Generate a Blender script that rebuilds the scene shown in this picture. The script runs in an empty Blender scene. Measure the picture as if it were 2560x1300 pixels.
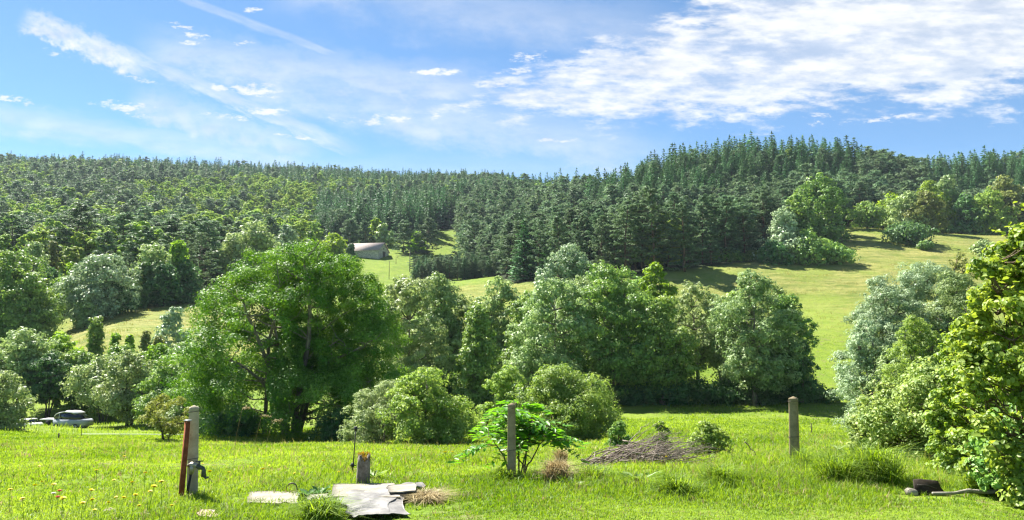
import bpy, math
import numpy as np
from math import radians, sin, cos, tan, atan, pi
RNG = np.random.default_rng(11)
scene = bpy.context.scene
COL = scene.collection

# ------------------------------------------------------------------ camera
F = 1849.0                      # focal length in photo pixels (2560 wide)
PITCH = radians(6.17)
CAMZ = 1.6
cam_d = bpy.data.cameras.new("camera")
cam = bpy.data.objects.new("camera", cam_d)
COL.objects.link(cam)
cam.location = (0, 0, CAMZ)
cam.rotation_euler = (radians(90) + PITCH, 0, 0)
cam_d.sensor_width = 36.0
cam_d.lens = 36.0 * F / 2560.0
cam_d.clip_start = 0.1
cam_d.clip_end = 6000
scene.camera = cam

# ------------------------------------------------------------------ render settings
scene.render.engine = 'CYCLES'
cy = scene.cycles
cy.max_bounces = 5; cy.diffuse_bounces = 3; cy.glossy_bounces = 2; cy.transmission_bounces = 3
cy.transparent_max_bounces = 4; cy.volume_bounces = 0
cy.caustics_reflective = False; cy.caustics_refractive = False
cy.sample_clamp_indirect = 4.0
cy.use_denoising = True
cy.pixel_filter_type = 'BLACKMAN_HARRIS'; cy.filter_width = 1.3
vs = scene.view_settings
scene.display_settings.display_device = 'sRGB'
vs.view_transform = 'Standard'; vs.look = 'None'; vs.gamma = 1.0; vs.use_curve_mapping = False
vs.exposure = 1.85

# ------------------------------------------------------------------ sun and sky
SUN_AZ, SUN_EL = radians(-42), radians(49)       # azimuth from +Y (forward) towards +X, elevation
SUN_DIR = (sin(SUN_AZ) * cos(SUN_EL), cos(SUN_AZ) * cos(SUN_EL), sin(SUN_EL))
sun_d = bpy.data.lights.new("sun", 'SUN')
sun_d.energy = 5.0; sun_d.angle = radians(0.55); sun_d.color = (1.0, 0.955, 0.87)
sun = bpy.data.objects.new("sun", sun_d); COL.objects.link(sun)
from mathutils import Vector
sun.rotation_euler = Vector(SUN_DIR).to_track_quat('Z', 'Y').to_euler()
sun.location = (-60, 40, 80)

class E:
    """tiny expression wrapper that writes Math nodes"""
    tree = None
    def __init__(s, x): s.x = x
    @staticmethod
    def op(o, *a, clamp=False):
        n = E.tree.nodes.new('ShaderNodeMath'); n.operation = o; n.use_clamp = clamp
        for i, v in enumerate(a):
            if isinstance(v, E): E.tree.links.new(v.x, n.inputs[i])
            else: n.inputs[i].default_value = v
        return E(n.outputs[0])
    def __add__(s, o): return E.op('ADD', s, o)
    __radd__ = __add__
    def __sub__(s, o): return E.op('SUBTRACT', s, o)
    def __rsub__(s, o): return E.op('SUBTRACT', o, s)
    def __mul__(s, o): return E.op('MULTIPLY', s, o)
    __rmul__ = __mul__
    def __truediv__(s, o): return E.op('DIVIDE', s, o)
    def clamp(s): return E.op('ADD', s, 0.0, clamp=True)
    def max(s, o): return E.op('MAXIMUM', s, o)
    def min(s, o): return E.op('MINIMUM', s, o)
    def abs(s): return E.op('ABSOLUTE', s)
    def pow(s, k): return E.op('POWER', s, k)
    def step(s, a, b):                      # smoothstep a..b
        n = E.tree.nodes.new('ShaderNodeMapRange'); n.interpolation_type = 'SMOOTHSTEP'
        n.inputs['From Min'].default_value = a; n.inputs['From Max'].default_value = b
        E.tree.links.new(s.x, n.inputs['Value']); return E(n.outputs[0])

def vec(a, b, c):
    n = E.tree.nodes.new('ShaderNodeCombineXYZ')
    for i, v in enumerate((a, b, c)):
        if isinstance(v, E): E.tree.links.new(v.x, n.inputs[i])
        else: n.inputs[i].default_value = v
    return n.outputs[0]

def noise(v, scale, detail=4, rough=0.55, dist=0.0, lac=2.0):
    n = E.tree.nodes.new('ShaderNodeTexNoise'); E.tree.links.new(v, n.inputs['Vector'])
    n.inputs['Scale'].default_value = scale; n.inputs['Detail'].default_value = detail
    n.inputs['Roughness'].default_value = rough; n.inputs['Distortion'].default_value = dist
    n.inputs['Lacunarity'].default_value = lac
    return E(n.outputs[0])

def mixc(fac, a, b):
    n = E.tree.nodes.new('ShaderNodeMix'); n.data_type = 'RGBA'
    for i, v in ((0, fac), (6, a), (7, b)):
        if isinstance(v, E): E.tree.links.new(v.x, n.inputs[i])
        elif isinstance(v, bpy.types.NodeSocket): E.tree.links.new(v, n.inputs[i])
        elif i == 0: n.inputs[0].default_value = v
        else: n.inputs[i].default_value = (*v, 1.0)
    return n.outputs[2]

def ray(px, py):
    """world direction (x/y, z/y) of a photo pixel"""
    dx, dy = (px - 1280.0) / F, (650.0 - py) / F
    fw = cos(PITCH) - dy * sin(PITCH); up = sin(PITCH) + dy * cos(PITCH)
    return dx / fw, up / fw
def zpix(px, py, Y): return CAMZ + ray(px, py)[1] * Y
def at(px, py, Y): a, b = ray(px, py); return np.array([a * Y, Y, CAMZ + b * Y])

world = bpy.data.worlds.new("World"); scene.world = world; world.use_nodes = True
E.tree = wt = world.node_tree; wt.nodes.clear()
sky = wt.nodes.new('ShaderNodeTexSky'); sky.sky_type = 'NISHITA'; sky.sun_disc = False
sky.sun_elevation = SUN_EL; sky.sun_rotation = SUN_AZ
sky.air_density = 1.0; sky.dust_density = 0.25; sky.ozone_density = 0.8; sky.altitude = 2500
tc = wt.nodes.new('ShaderNodeTexCoord')
sep = wt.nodes.new('ShaderNodeSeparateXYZ'); wt.links.new(tc.outputs['Generated'], sep.inputs[0])
dx, dy, dz = (E(sep.outputs[i]) for i in range(3))
SKY_MAIN = True
ysafe = dy.max(0.05)
p, q = dx / ysafe, dz / ysafe                     # azimuth-like and elevation-like coordinates of the sky
front = dy.step(0.05, 0.25)
zs = dz.max(0.03)
cx, cyy = dx / zs, dy / zs                         # position on a cloud deck seen in perspective
deck = vec(cx, cyy, 0.0)
pq = vec(p, q, 0.0)
wA = noise(vec(p * 1.0, q * 2.4, 0.3), 5.0, 5, 0.6)          # slow warp
wB = noise(vec(p * 0.8, q * 2.8, 4.3), 16.0, 8, 0.62)        # billows
wC = noise(vec(p * 1.0, q * 2.0, 9.1), 55.0, 6, 0.65)
def half(P1, P2):                                  # signed height above the line P1 P2 (pixels)
    a1, b1 = ray(*P1); a2, b2 = ray(*P2)
    m = (b2 - b1) / (a2 - a1)
    return q - (p * m + (b1 - m * a1))
def seg(P1, P2, w0, w1):                           # soft streak from P1 to P2, half widths w0, w1 (px)
    a1, b1 = ray(*P1); a2, b2 = ray(*P2)
    L = math.hypot(a2 - a1, b2 - b1); ux, uy = (a2 - a1) / L, (b2 - b1) / L
    s = ((p - a1) * ux + (q - b1) * uy) / L
    t = (p - a1) * (-uy) + (q - b1) * ux
    return s, t
# big altocumulus bank at the upper right
upper = half((1140, 262), (1640, 30)) * -1.0
lowb = half((1150, 268), (1700, 330))
lowc = half((1700, 330), (2560, 232))
inside = upper.min(lowb).min(lowc)
edge = inside + (wA - 0.5) * 0.15 + (wB - 0.5) * 0.15 + (wC - 0.5) * 0.05
bank = edge.step(-0.006, 0.040)
thick = edge.step(0.0, 0.20)
g1 = noise(vec(p * 0.8, q * 2.6, 2.0), 9.0, 6, 0.6)
g2 = noise(vec(p * 0.8, q * 2.6, 7.7), 22.0, 6, 0.62)
holes = (g1 * 0.5 + g2 * 0.3 + wB * 0.2).step(0.40, 0.56)
hf = p.step(0.12, 0.62) * 0.42 + 0.26
bank = bank * (holes * (1.0 - hf) + hf) * (thick * 0.04 + 0.92)
# upper right veil between the banks
far = half((1150, 268), (1700, 330)).step(-0.06, 0.02) * p.step(-0.05, 0.25)
# cirrus streaks
def streak(P1, P2, w, seed, amt, sharp=0.5, nscale=1.0):
    s, t = seg(P1, P2, w, w)
    ww = w / F
    n1 = noise(vec(s * 3.0, t * (14.0 / max(w / 60.0, 0.3)) * 1.2, seed), 2.2 * nscale, 6, 0.62)
    body = 1.0 - ((t + (n1 - 0.5) * ww * 1.6) / ww).abs()
    endm = s.step(-0.06, 0.12) * (1.0 - s.step(0.8, 1.08))
    tex = (n1 * 2.2 - 0.6).clamp()
    return (body.step(0.0, 1.0 - sharp * 0.5) * endm * (tex * (1 - 0.3) + 0.3)) * amt
c_contrail = streak((430, -12), (880, 152), 15, 1.1, 0.42, 0.9, 0.6)
c_wisp = streak((60, 45), (370, 178), 44, 2.2, 0.95, 0.7, 2.0).max(streak((280, 120), (900, 385), 32, 3.9, 0.62, 0.4, 2.0))
c_band = streak((-150, 270), (820, 420), 55, 5.2, 0.55, 0.2)
c_band2 = streak((330, 250), (800, 400), 70, 6.4, 0.62, 0.2, 1.5)
c_veil = streak((350, 130), (1300, 250), 95, 8.8, 0.62, 0.15, 1.4)
c_veil2 = streak((600, 200), (1700, 420), 110, 10.3, 0.55, 0.15, 1.4)
c_veil3 = streak((700, -40), (1750, 110), 120, 13.3, 0.42, 0.1)
c_low = streak((-300, 425), (2700, 435), 75, 15.0, 0.28, 0.0)
soft = c_contrail.max(c_wisp).max(c_band).max(c_band2).max(c_veil).max(c_veil2).max(c_veil3).max(c_low)
# fair-weather scraps
def scrap(px, py, w, h, slope=0.0):
    a, b = ray(px, py)
    x = (p - a) / (w / F); y = ((q - b) + (p - a) * slope) / (h / F)
    return 1.0 - x * x - y * y
sc = None
for a in ((320, 268, 75, 13, .10), (350, 288, 62, 7, .12), (920, 302, 105, 10, .05), (985, 297, 45, 13, .05), (40, 248, 62, 11, .22),
          (1092, 290, 20, 11, 0), (572, 292, 60, 8, .08), (665, 278, 50, 9, .03), (548, 219, 22, 9, .3), (738, 341, 42, 5, .13),
          (450, 65, 40, 9, .2), (490, 88, 32, 9, .2), (478, 106, 22, 6, 0), (605, 108, 28, 7, -.05), (630, 24, 24, 8, -.15), (132, 132, 24, 9, .25),
          (2195, 300, 90, 9, -.12), (2045, 297, 38, 17, 0), (1330, 138, 50, 14, -.1), (1290, 178, 45, 8, -.1), (1240, 212, 42, 10, 0), (1170, 266, 30, 5, .05),
          (1385, 350, 60, 6, 0), (640, 225, 55, 18, .1), (1090, 180, 60, 9, 0), (360, 200, 45, 7, .2)):
    s = scrap(*a); sc = s if sc is None else sc.max(s)
wS = noise(vec(p * 0.7, q * 1.9, 3.3), 70.0, 7, 0.7)
sc = (sc * 0.55 + (wB - 0.5) * 3.2 + (wS - 0.5) * 6.5 - 0.12).step(-0.15, 1.0) * 0.85 * sc.step(-1.6, 0.1)
cover = (1.0 - (1.0 - bank) * (1.0 - soft.clamp()) * (1.0 - sc)) * front
# elsewhere round the dome: a plain broken deck
dn = noise(deck, 0.9, 7, 0.6)
cover = cover + (1.0 - front) * dn.step(0.5, 0.75) * 0.6 * dz.step(0.05, 0.3)
shade = (wB * 0.5 + g2 * 0.5).step(0.34, 0.62)
CLOUD_LIT, CLOUD_DIM = (6.0, 6.05, 6.1), (4.5, 4.8, 5.2)
cl = mixc(shade, CLOUD_DIM, CLOUD_LIT)
tint = wt.nodes.new('ShaderNodeMix'); tint.data_type = 'RGBA'; tint.blend_type = 'MULTIPLY'; tint.inputs[0].default_value = 1.0
wt.links.new(sky.outputs[0], tint.inputs[6]); tint.inputs[7].default_value = (0.70, 0.93, 1.02, 1)
skyc = mixc(cover.clamp(), tint.outputs[2], cl)
bg = wt.nodes.new('ShaderNodeBackground'); wt.links.new(skyc, bg.inputs['Color'])
bg.inputs['Strength'].default_value = 0.05
wo = wt.nodes.new('ShaderNodeOutputWorld'); wt.links.new(bg.outputs[0], wo.inputs['Surface'])

# ------------------------------------------------------------------ helpers: meshes and things
class MB:
    """collects vertices, faces and a per-vertex value, and links them as ONE mesh object"""
    def __init__(s): s.V = []; s.Fs = []; s.A = []; s.M = []; s.n = 0
    def add(s, V, Fa, v=0.5, mat=0):
        V = np.asarray(V, float).reshape(-1, 3)
        Fa = [np.asarray(Fa)] if isinstance(Fa, np.ndarray) else Fa
        for f in Fa:
            f = np.atleast_2d(np.asarray(f, int))
            s.Fs.append(f + s.n); s.M.append(np.full(len(f), mat))
        s.V.append(V); s.A.append(np.broadcast_to(np.asarray(v, float), (len(V),)).copy()); s.n += len(V)
    def tube(s, pts, rad, sides=6, v=0.5, cap=True, mat=0):
        pts = np.asarray(pts, float); n = len(pts); rad = np.broadcast_to(np.asarray(rad, float), (n,))
        T = np.gradient(pts, axis=0); T /= np.linalg.norm(T, axis=1)[:, None] + 1e-9
        ref = np.where(np.abs(T[:, 2:3]) > 0.9, np.array([[1., 0, 0]]), np.array([[0, 0, 1.]]))
        if len(set((np.abs(T[:, 2]) > 0.9).tolist())) > 1: ref = np.broadcast_to(np.array([[0.37, 0.93, 0.05]]), (n, 3))
        A = np.cross(T, ref); A /= np.linalg.norm(A, axis=1)[:, None] + 1e-9
        B = np.cross(T, A)
        th = np.arange(sides) * 2 * pi / sides
        V = pts[:, None] + rad[:, None, None] * (np.cos(th)[None, :, None] * A[:, None] + np.sin(th)[None, :, None] * B[:, None])
        i = np.arange(n - 1)[:, None] * sides; j = np.arange(sides)[None]; k = (j + 1) % sides
        Q = np.stack([i + j, i + k, i + sides + k, i + sides + j], -1).reshape(-1, 4)
        fs = [Q]
        if cap: fs += [np.arange(sides)[None, ::-1], (np.arange(sides) + (n - 1) * sides)[None]]
        s.add(V.reshape(-1, 3), fs, v, mat)
    def box(s, c, d, rz=0.0, taper=1.0, v=0.5, mat=0, tilt=None):
        c = np.asarray(c, float); h = np.asarray(d, float) / 2
        P = np.array([[x, y, z] for z in (-1, 1) for x, y in ((-1, -1), (1, -1), (1, 1), (-1, 1))], float) * h
        P[4:, :2] *= taper
        if tilt is not None: P = P @ np.array(tilt).T
        R = np.array([[cos(rz), -sin(rz), 0], [sin(rz), cos(rz), 0], [0, 0, 1]])
        s.add(P @ R.T + c, np.array([[3, 2, 1, 0], [4, 5, 6, 7], [0, 1, 5, 4], [1, 2, 6, 5], [2, 3, 7, 6], [3, 0, 4, 7]]), v, mat)
    def mesh(s, name, mats=()):
        V = np.concatenate(s.V); A = np.concatenate(s.A)
        loops = np.concatenate([f.ravel() for f in s.Fs]); tot = np.concatenate([np.full(len(f), f.shape[1]) for f in s.Fs])
        st = np.concatenate([[0], np.cumsum(tot)[:-1]])
        me = bpy.data.meshes.new(name)
        me.vertices.add(len(V)); me.loops.add(len(loops)); me.polygons.add(len(st))
        me.vertices.foreach_set('co', V.astype(np.float32).ravel())
        me.loops.foreach_set('vertex_index', loops.astype(np.int32))
        me.polygons.foreach_set('loop_start', st.astype(np.int32))
        me.polygons.foreach_set('material_index', np.concatenate(s.M).astype(np.int32))
        at_ = me.attributes.new('v', 'FLOAT', 'POINT'); at_.data.foreach_set('value', A.astype(np.float32))
        for m in (mats if isinstance(mats, (list, tuple)) else [mats]): me.materials.append(m)
        me.update(calc_edges=True)
        return me
    def build(s, name, mats, parent=None, smooth=False, loc=None):
        me = s.mesh(name, mats)
        if smooth: me.polygons.foreach_set('use_smooth', np.ones(len(me.polygons), bool))
        return link(name, me, parent, loc)
def link(name, me, parent=None, loc=None):
    o = bpy.data.objects.new(name, me); COL.objects.link(o)
    if parent is not None: o.parent = parent
    if loc is not None: o.location = loc
    return o
def tag(o, label=None, cat=None, group=None, kind=None):
    if label: o['label'] = label
    if cat: o['category'] = cat
    if group: o['group'] = group
    if kind: o['kind'] = kind
    return o
def thing(name, label, cat, loc=(0, 0, 0), rz=0.0, group=None, scale=1.0):
    o = link(name, None); o.location = [float(t) for t in loc]; o.rotation_euler = (0, 0, rz); o.scale = (scale,) * 3
    o.empty_display_size = 0.2
    return tag(o, label, cat, group)
def unit(a): return a / (np.linalg.norm(a, axis=-1, keepdims=True) + 1e-9)

# ------------------------------------------------------------------ terrain: profiles by direction
def zrow(px, rows):
    return [(r[0], zpix(px, r[1], r[0]) - (r[2] if len(r) > 2 else 0.0)) for r in rows]
PROF = {
   0: [(8, 1290), (9.5, 1240), (20, 1142), (35, 1112), (55, 1089), (70, 1075), (85, 1060), (105, 1032), (125, 955), (150, 862), (200, 722), (300, 580, 15), (500, 488, 15), (800, 402, 16), (880, 394, 16)],
   300: [(8, 1288), (9.5, 1236), (20, 1140), (35, 1111), (55, 1089), (70, 1076), (85, 1058), (100, 985), (120, 852), (140, 802), (165, 768), (200, 715), (300, 566, 15), (500, 486, 15), (800, 408, 16), (880, 402, 16)],
   725: [(8, 1284), (9.5, 1228), (20, 1136), (35, 1108), (52, 1086), (70, 1058), (90, 995), (130, 850), (180, 748), (250, 690), (320, 640), (400, 560, 14), (600, 472, 15), (820, 421, 17), (880, 420, 17)],
   1000: [(8, 1280), (9.5, 1226), (20, 1136), (35, 1107), (52, 1082), (65, 1050), (80, 1005), (100, 930), (130, 850), (200, 765), (270, 700), (320, 647), (400, 580), (450, 565), (600, 462, 18), (820, 433, 18), (880, 433, 18)],
   1280: [(8, 1275), (10.2, 1207), (20, 1137), (34, 1106), (50, 1075), (65, 1040), (80, 1000), (110, 905), (150, 800), (200, 735), (250, 690), (320, 575, 17), (420, 497, 18), (550, 448, 18), (700, 444, 18), (850, 442, 18)],
   1480: [(8, 1275), (10.5, 1195), (20, 1137), (34, 1106), (50, 1078), (65, 1043), (78, 1004), (100, 930), (130, 845), (175, 740), (230, 668), (320, 520, 17), (400, 460, 18), (480, 452, 18), (600, 450, 18)],
   1660: [(8, 1275), (11, 1180), (18, 1148), (30, 1110), (50, 1075), (65, 1040), (78, 1004), (100, 930), (130, 850), (165, 765), (190, 690), (215, 660), (280, 560, 18), (340, 445, 18), (400, 382, 20), (440, 382, 20)],
   1900: [(8, 1275), (11.5, 1168), (18, 1145), (30, 1108), (50, 1075), (65, 1040), (76, 1005), (95, 970), (130, 850), (165, 765), (195, 670), (215, 648), (280, 510, 18), (340, 420, 20), (390, 346, 21), (430, 345, 21)],
   2150: [(8, 1280), (11.5, 1165), (18, 1140), (30, 1105), (50, 1072), (65, 1038), (76, 1005), (95, 968), (130, 850), (165, 752), (205, 652), (235, 605), (262, 568), (285, 552), (340, 432, 20), (390, 354, 21), (430, 354, 21)],
   2300: [(8, 1280), (11.5, 1170), (18, 1140), (30, 1102), (50, 1068), (65, 1036), (76, 1005), (95, 968), (130, 850), (165, 755), (205, 655), (235, 604), (262, 582), (300, 510, 18), (380, 402, 20), (430, 404, 20)],
   2560: [(8, 1275), (11.5, 1175), (18, 1140), (30, 1100), (50, 1065), (65, 1034), (76, 1005), (95, 968), (130, 850), (165, 760), (205, 657), (235, 612), (270, 588), (320, 480, 18), (390, 378, 20), (430, 378, 20)],
}
def pchip(x, y, xi):
    x = np.asarray(x, float); y = np.asarray(y, float)
    h = np.diff(x); d = np.diff(y) / h
    m = np.zeros(len(x)); m[0], m[-1] = d[0], d[-1]
    for i in range(1, len(x) - 1):
        if d[i - 1] * d[i] > 0:
            w1, w2 = 2 * h[i] + h[i - 1], h[i] + 2 * h[i - 1]
            m[i] = (w1 + w2) / (w1 / d[i - 1] + w2 / d[i])
    k = np.clip(np.searchsorted(x, xi) - 1, 0, len(x) - 2)
    t = (xi - x[k]) / h[k]
    return ((1 + 2 * t) * (1 - t) ** 2 * y[k] + t * (1 - t) ** 2 * h[k] * m[k] + t * t * (3 - 2 * t) * y[k + 1] + t * t * (t - 1) * h[k] * m[k + 1])
YG = np.concatenate([np.linspace(0, 30, 61), np.geomspace(31, 1500, 260)])
UG = np.linspace(-1.0, 1.0, 161)
_px = sorted(PROF); _tab = []
for c in _px:
    r = zrow(c, PROF[c])
    ys = [0.0, 4.0] + [a for a, b in r]; zs_ = [0.0, -0.03] + [b for a, b in r]
    yl, zl = ys[-1], zs_[-1]
    ys += [yl + 120, yl + 400, 1600]; zs_ += [zl - 4, zl - 25, zl - 60]
    _tab.append(pchip(ys, zs_, np.minimum(YG, 1599)))
_tab = np.array(_tab)                                            # (columns, YG)
_uc = np.array([(c - 1280) / F / 0.995 for c in _px])
ZT = np.empty((len(UG), len(YG)))
for j in range(len(YG)): ZT[:, j] = np.interp(UG, _uc, _tab[:, j])
k = np.array([1, 4, 6, 4, 1.]) / 16
for _ in range(3): ZT = np.apply_along_axis(lambda a: np.convolve(np.pad(a, 2, mode='edge'), k, 'valid'), 0, ZT)
def fbm(x, y, seed=0, octs=4, base=1.0):
    """cheap smooth pseudo-noise from sines, about -1..1"""
    r = np.random.default_rng(seed); s = 0; a = 1.0; f = base; tot = 0
    for o in range(octs):
        for _ in range(3):
            th = r.uniform(0, 2 * pi); ph = r.uniform(0, 2 * pi); ff = f * r.uniform(.7, 1.4)
            s = s + a * np.sin((x * cos(th) + y * sin(th)) * ff + ph); tot += a * 0.75
        a *= .55; f *= 2.1
    return s / tot * 1.6
def ground(X, Y):
    X = np.asarray(X, float); Y = np.asarray(Y, float)
    r = np.hypot(X, Y); ang = np.arctan2(X, Y)
    u = np.clip(X / np.maximum(Y, 0.3), -1, 1)
    u = np.where(Y <= 0.3, np.sign(X), u)
    ye = np.where(np.abs(ang) < radians(45), Y, r * cos(radians(45)))
    fu = (u + 1) / 2 * (len(UG) - 1); iu = np.clip(fu.astype(int), 0, len(UG) - 2); tu = fu - iu
    ye = np.clip(ye, 0, YG[-1] - 1e-3)
    iy = np.clip(np.searchsorted(YG, ye, side='right') - 1, 0, len(YG) - 2); ty = (ye - YG[iy]) / (YG[iy + 1] - YG[iy])
    z = (ZT[iu, iy] * (1 - tu) * (1 - ty) + ZT[iu + 1, iy] * tu * (1 - ty) + ZT[iu, iy + 1] * (1 - tu) * ty + ZT[iu + 1, iy + 1] * tu * ty)
    back = np.clip((np.abs(ang) - radians(50)) / radians(60), 0, 1); back = back * back * (3 - 2 * back)
    near = np.clip(r / 6.0, 0, 1)
    bump = 0.035 * fbm(X, Y, 3, 3, 1.3) * np.clip(r / 5, 0, 1) + 0.22 * fbm(X, Y, 4, 2, 0.16) * np.clip((r - 22) / 25, 0, 1)
    return z * (1 - back) + back * (-0.01 * r) + bump
def gz(x, y): return float(ground(np.array([x]), np.array([y]))[0])
def G(px, py, ymax=400.0):
    """the first ground point seen through a photo pixel"""
    a, b = ray(px, py); Y = np.geomspace(3, ymax, 6000)
    d = CAMZ + b * Y - ground(a * Y, Y)
    i = int(np.argmax(d < 0)) if (d < 0).any() else len(Y) - 1
    y = Y[i]; return np.array([a * y, y, gz(a * y, y)])
def on(px, Y):
    """ground point at depth Y in the direction of photo column px"""
    a = ray(px, 900)[0]; return np.array([a * Y, Y, gz(a * Y, Y)])

def pixof(X, Y, Z):
    """photo pixel of world points (used only to look up which field a ground point belongs to)"""
    a = X / Y; b = (Z - CAMZ) / Y
    dyv = (b * cos(PITCH) - sin(PITCH)) / (cos(PITCH) + b * sin(PITCH))
    fw = cos(PITCH) - dyv * sin(PITCH)
    return 1280 + a * fw * F, 650 - dyv * F

# forest edge depth by direction (u)
_fe_px = [-900, 0, 110, 180, 260, 470, 640, 760, 860, 1000, 1100, 1180, 1260, 1330, 1420, 1520, 1660, 1900, 1980, 2040, 2130, 2250, 2420, 2560, 3300]
_fe_y = [190, 200, 205, 200, 160, 190, 250, 330, 374, 378, 372, 310, 232, 218, 205, 195, 193, 208, 232, 262, 285, 292, 285, 276, 270]
def forest_edge(u): return np.interp(u * F * 0.995 + 1280, _fe_px, _fe_y)

# ---- the ground as one sheet: rings round the camera, dense in front
E.tree = None
th = np.concatenate([np.radians(np.linspace(-46, 46, 360)), np.radians(np.linspace(47, 313, 134))])
rr = np.concatenate([[0.4], np.geomspace(1.0, 1160, 410)])
TH, RR = np.meshgrid(th, rr, indexing='ij')
GX, GY = RR * np.sin(TH), RR * np.cos(TH)
GZ = ground(GX, GY)
nt, nr = TH.shape
i = np.arange(nt)[:, None]; j = np.arange(nr - 1)[None]; i2 = (i + 1) % nt
Q = np.stack([i * nr + j, i2 * nr + j, i2 * nr + j + 1, i * nr + j + 1], -1).reshape(-1, 4)
tm = MB(); tm.add(np.stack([GX, GY, GZ], -1).reshape(-1, 3), Q)
tm.add(np.array([[0, 0, gz(0, 0.01)]]), np.zeros((0, 3), int))
ic = nt * nr
tm.Fs.append(np.stack([np.full(nt, ic), (np.arange(nt) + 1) % nt * nr, np.arange(nt) * nr], -1)); tm.M.append(np.zeros(nt))

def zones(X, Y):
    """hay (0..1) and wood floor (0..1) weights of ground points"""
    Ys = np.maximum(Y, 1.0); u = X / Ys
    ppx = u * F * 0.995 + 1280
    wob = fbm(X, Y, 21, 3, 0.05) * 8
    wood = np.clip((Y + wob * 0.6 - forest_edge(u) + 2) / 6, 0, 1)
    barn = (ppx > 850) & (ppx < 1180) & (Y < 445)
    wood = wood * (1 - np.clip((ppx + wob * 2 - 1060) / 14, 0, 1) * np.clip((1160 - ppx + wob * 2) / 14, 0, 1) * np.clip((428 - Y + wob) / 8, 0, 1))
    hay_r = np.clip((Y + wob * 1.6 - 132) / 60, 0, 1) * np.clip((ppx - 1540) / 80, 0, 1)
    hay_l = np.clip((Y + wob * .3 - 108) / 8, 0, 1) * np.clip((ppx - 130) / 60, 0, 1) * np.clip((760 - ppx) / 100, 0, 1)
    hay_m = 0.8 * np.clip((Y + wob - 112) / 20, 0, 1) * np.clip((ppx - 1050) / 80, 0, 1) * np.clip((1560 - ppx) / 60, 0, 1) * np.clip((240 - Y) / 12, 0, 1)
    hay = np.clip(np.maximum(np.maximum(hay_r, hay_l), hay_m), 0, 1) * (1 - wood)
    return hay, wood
hay, wood = zones(GX.ravel(), np.where(GY.ravel() > 1, GY.ravel(), 1.0))
terrain_me = tm.mesh("ground")
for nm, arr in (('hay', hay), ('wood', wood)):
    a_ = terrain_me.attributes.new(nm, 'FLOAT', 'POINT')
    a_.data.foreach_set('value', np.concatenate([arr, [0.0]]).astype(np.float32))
terrain_me.polygons.foreach_set('use_smooth', np.ones(len(terrain_me.polygons), bool))
terrain = link("ground", terrain_me); tag(terrain, kind='structure')

# ------------------------------------------------------------------ materials
def newmat(name):
    m = bpy.data.materials.new(name); m.use_nodes = True; nt_ = m.node_tree; nt_.nodes.clear(); E.tree = nt_
    out = nt_.nodes.new('ShaderNodeOutputMaterial'); return m, nt_, out
def attr(name):
    n = E.tree.nodes.new('ShaderNodeAttribute'); n.attribute_name = name; return E(n.outputs['Fac'])
def coords(kind='Object'): return E.tree.nodes.new('ShaderNodeTexCoord').outputs[kind]
def worldpos(): return E.tree.nodes.new('ShaderNodeNewGeometry').outputs['Position']
def bump(h, strength=0.3, dist=0.02):
    n = E.tree.nodes.new('ShaderNodeBump'); n.inputs['Strength'].default_value = strength; n.inputs['Distance'].default_value = dist
    E.tree.links.new(h.x, n.inputs['Height']); return n.outputs[0]
def principled(col, rough=0.7, metal=0.0, spec=0.4, normal=None):
    b = E.tree.nodes.new('ShaderNodeBsdfPrincipled')
    if isinstance(col, bpy.types.NodeSocket): E.tree.links.new(col, b.inputs['Base Color'])
    else: b.inputs['Base Color'].default_value = (*col, 1)
    if isinstance(rough, E): E.tree.links.new(rough.x, b.inputs['Roughness'])
    else: b.inputs['Roughness'].default_value = rough
    b.inputs['Metallic'].default_value = metal; b.inputs['Specular IOR Level'].default_value = spec
    if normal is not None: E.tree.links.new(normal, b.inputs['Normal'])
    return b
def leaf_mat(name, dark, light, trans=0.4, tcol=None, rough=0.45, spec=0.35, hue=0.05, var=0.3):
    """foliage: per-leaf value 'v', a per-tree shift, reflected and transmitted light"""
    m, t, out = newmat(name)
    if name.split('_')[0] in ('leaf', 'needle'): dark, light = tuple(1.5 * a for a in dark), tuple(1.42 * a for a in light)
    v = attr('v'); oi = t.nodes.new('ShaderNodeObjectInfo'); rnd = E(oi.outputs['Random'])
    base = mixc(v, dark, light)
    hs = t.nodes.new('ShaderNodeHueSaturation'); t.links.new(base, hs.inputs['Color'])
    t.links.new((rnd * hue * 0.5 + (0.5 - hue * 0.25)).x, hs.inputs['Hue'])
    t.links.new((E.op('FRACT', rnd * 7.13) * var + (1 - var * 0.5)).x, hs.inputs['Value'])
    b = principled(hs.outputs[0], min(.6, rough + .1), 0, spec * .6)
    tr = t.nodes.new('ShaderNodeBsdfTranslucent')
    hs2 = t.nodes.new('ShaderNodeHueSaturation'); t.links.new(hs.outputs[0], hs2.inputs['Color'])
    hs2.inputs['Hue'].default_value = 0.485; hs2.inputs['Saturation'].default_value = 1.12; hs2.inputs['Value'].default_value = 1.5
    t.links.new(hs2.outputs[0], tr.inputs['Color'])
    mx = t.nodes.new('ShaderNodeMixShader'); mx.inputs[0].default_value = trans
    t.links.new(b.outputs[0], mx.inputs[1]); t.links.new(tr.outputs[0], mx.inputs[2]); t.links.new(mx.outputs[0], out.inputs[0])
    return m
def bark_mat(name, c1, c2, scale=6.0):
    m, t, out = newmat(name); o = coords()
    mp = t.nodes.new('ShaderNodeMapping'); mp.inputs['Scale'].default_value = (1, 1, 0.25); t.links.new(o, mp.inputs[0])
    n = noise(mp.outputs[0], scale, 6, 0.65)
    b = principled(mixc(n.step(0.35, 0.65), c1, c2), 0.9, 0, 0.2, bump(n, 0.6, 0.05))
    t.links.new(b.outputs[0], out.inputs[0]); return m
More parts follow.
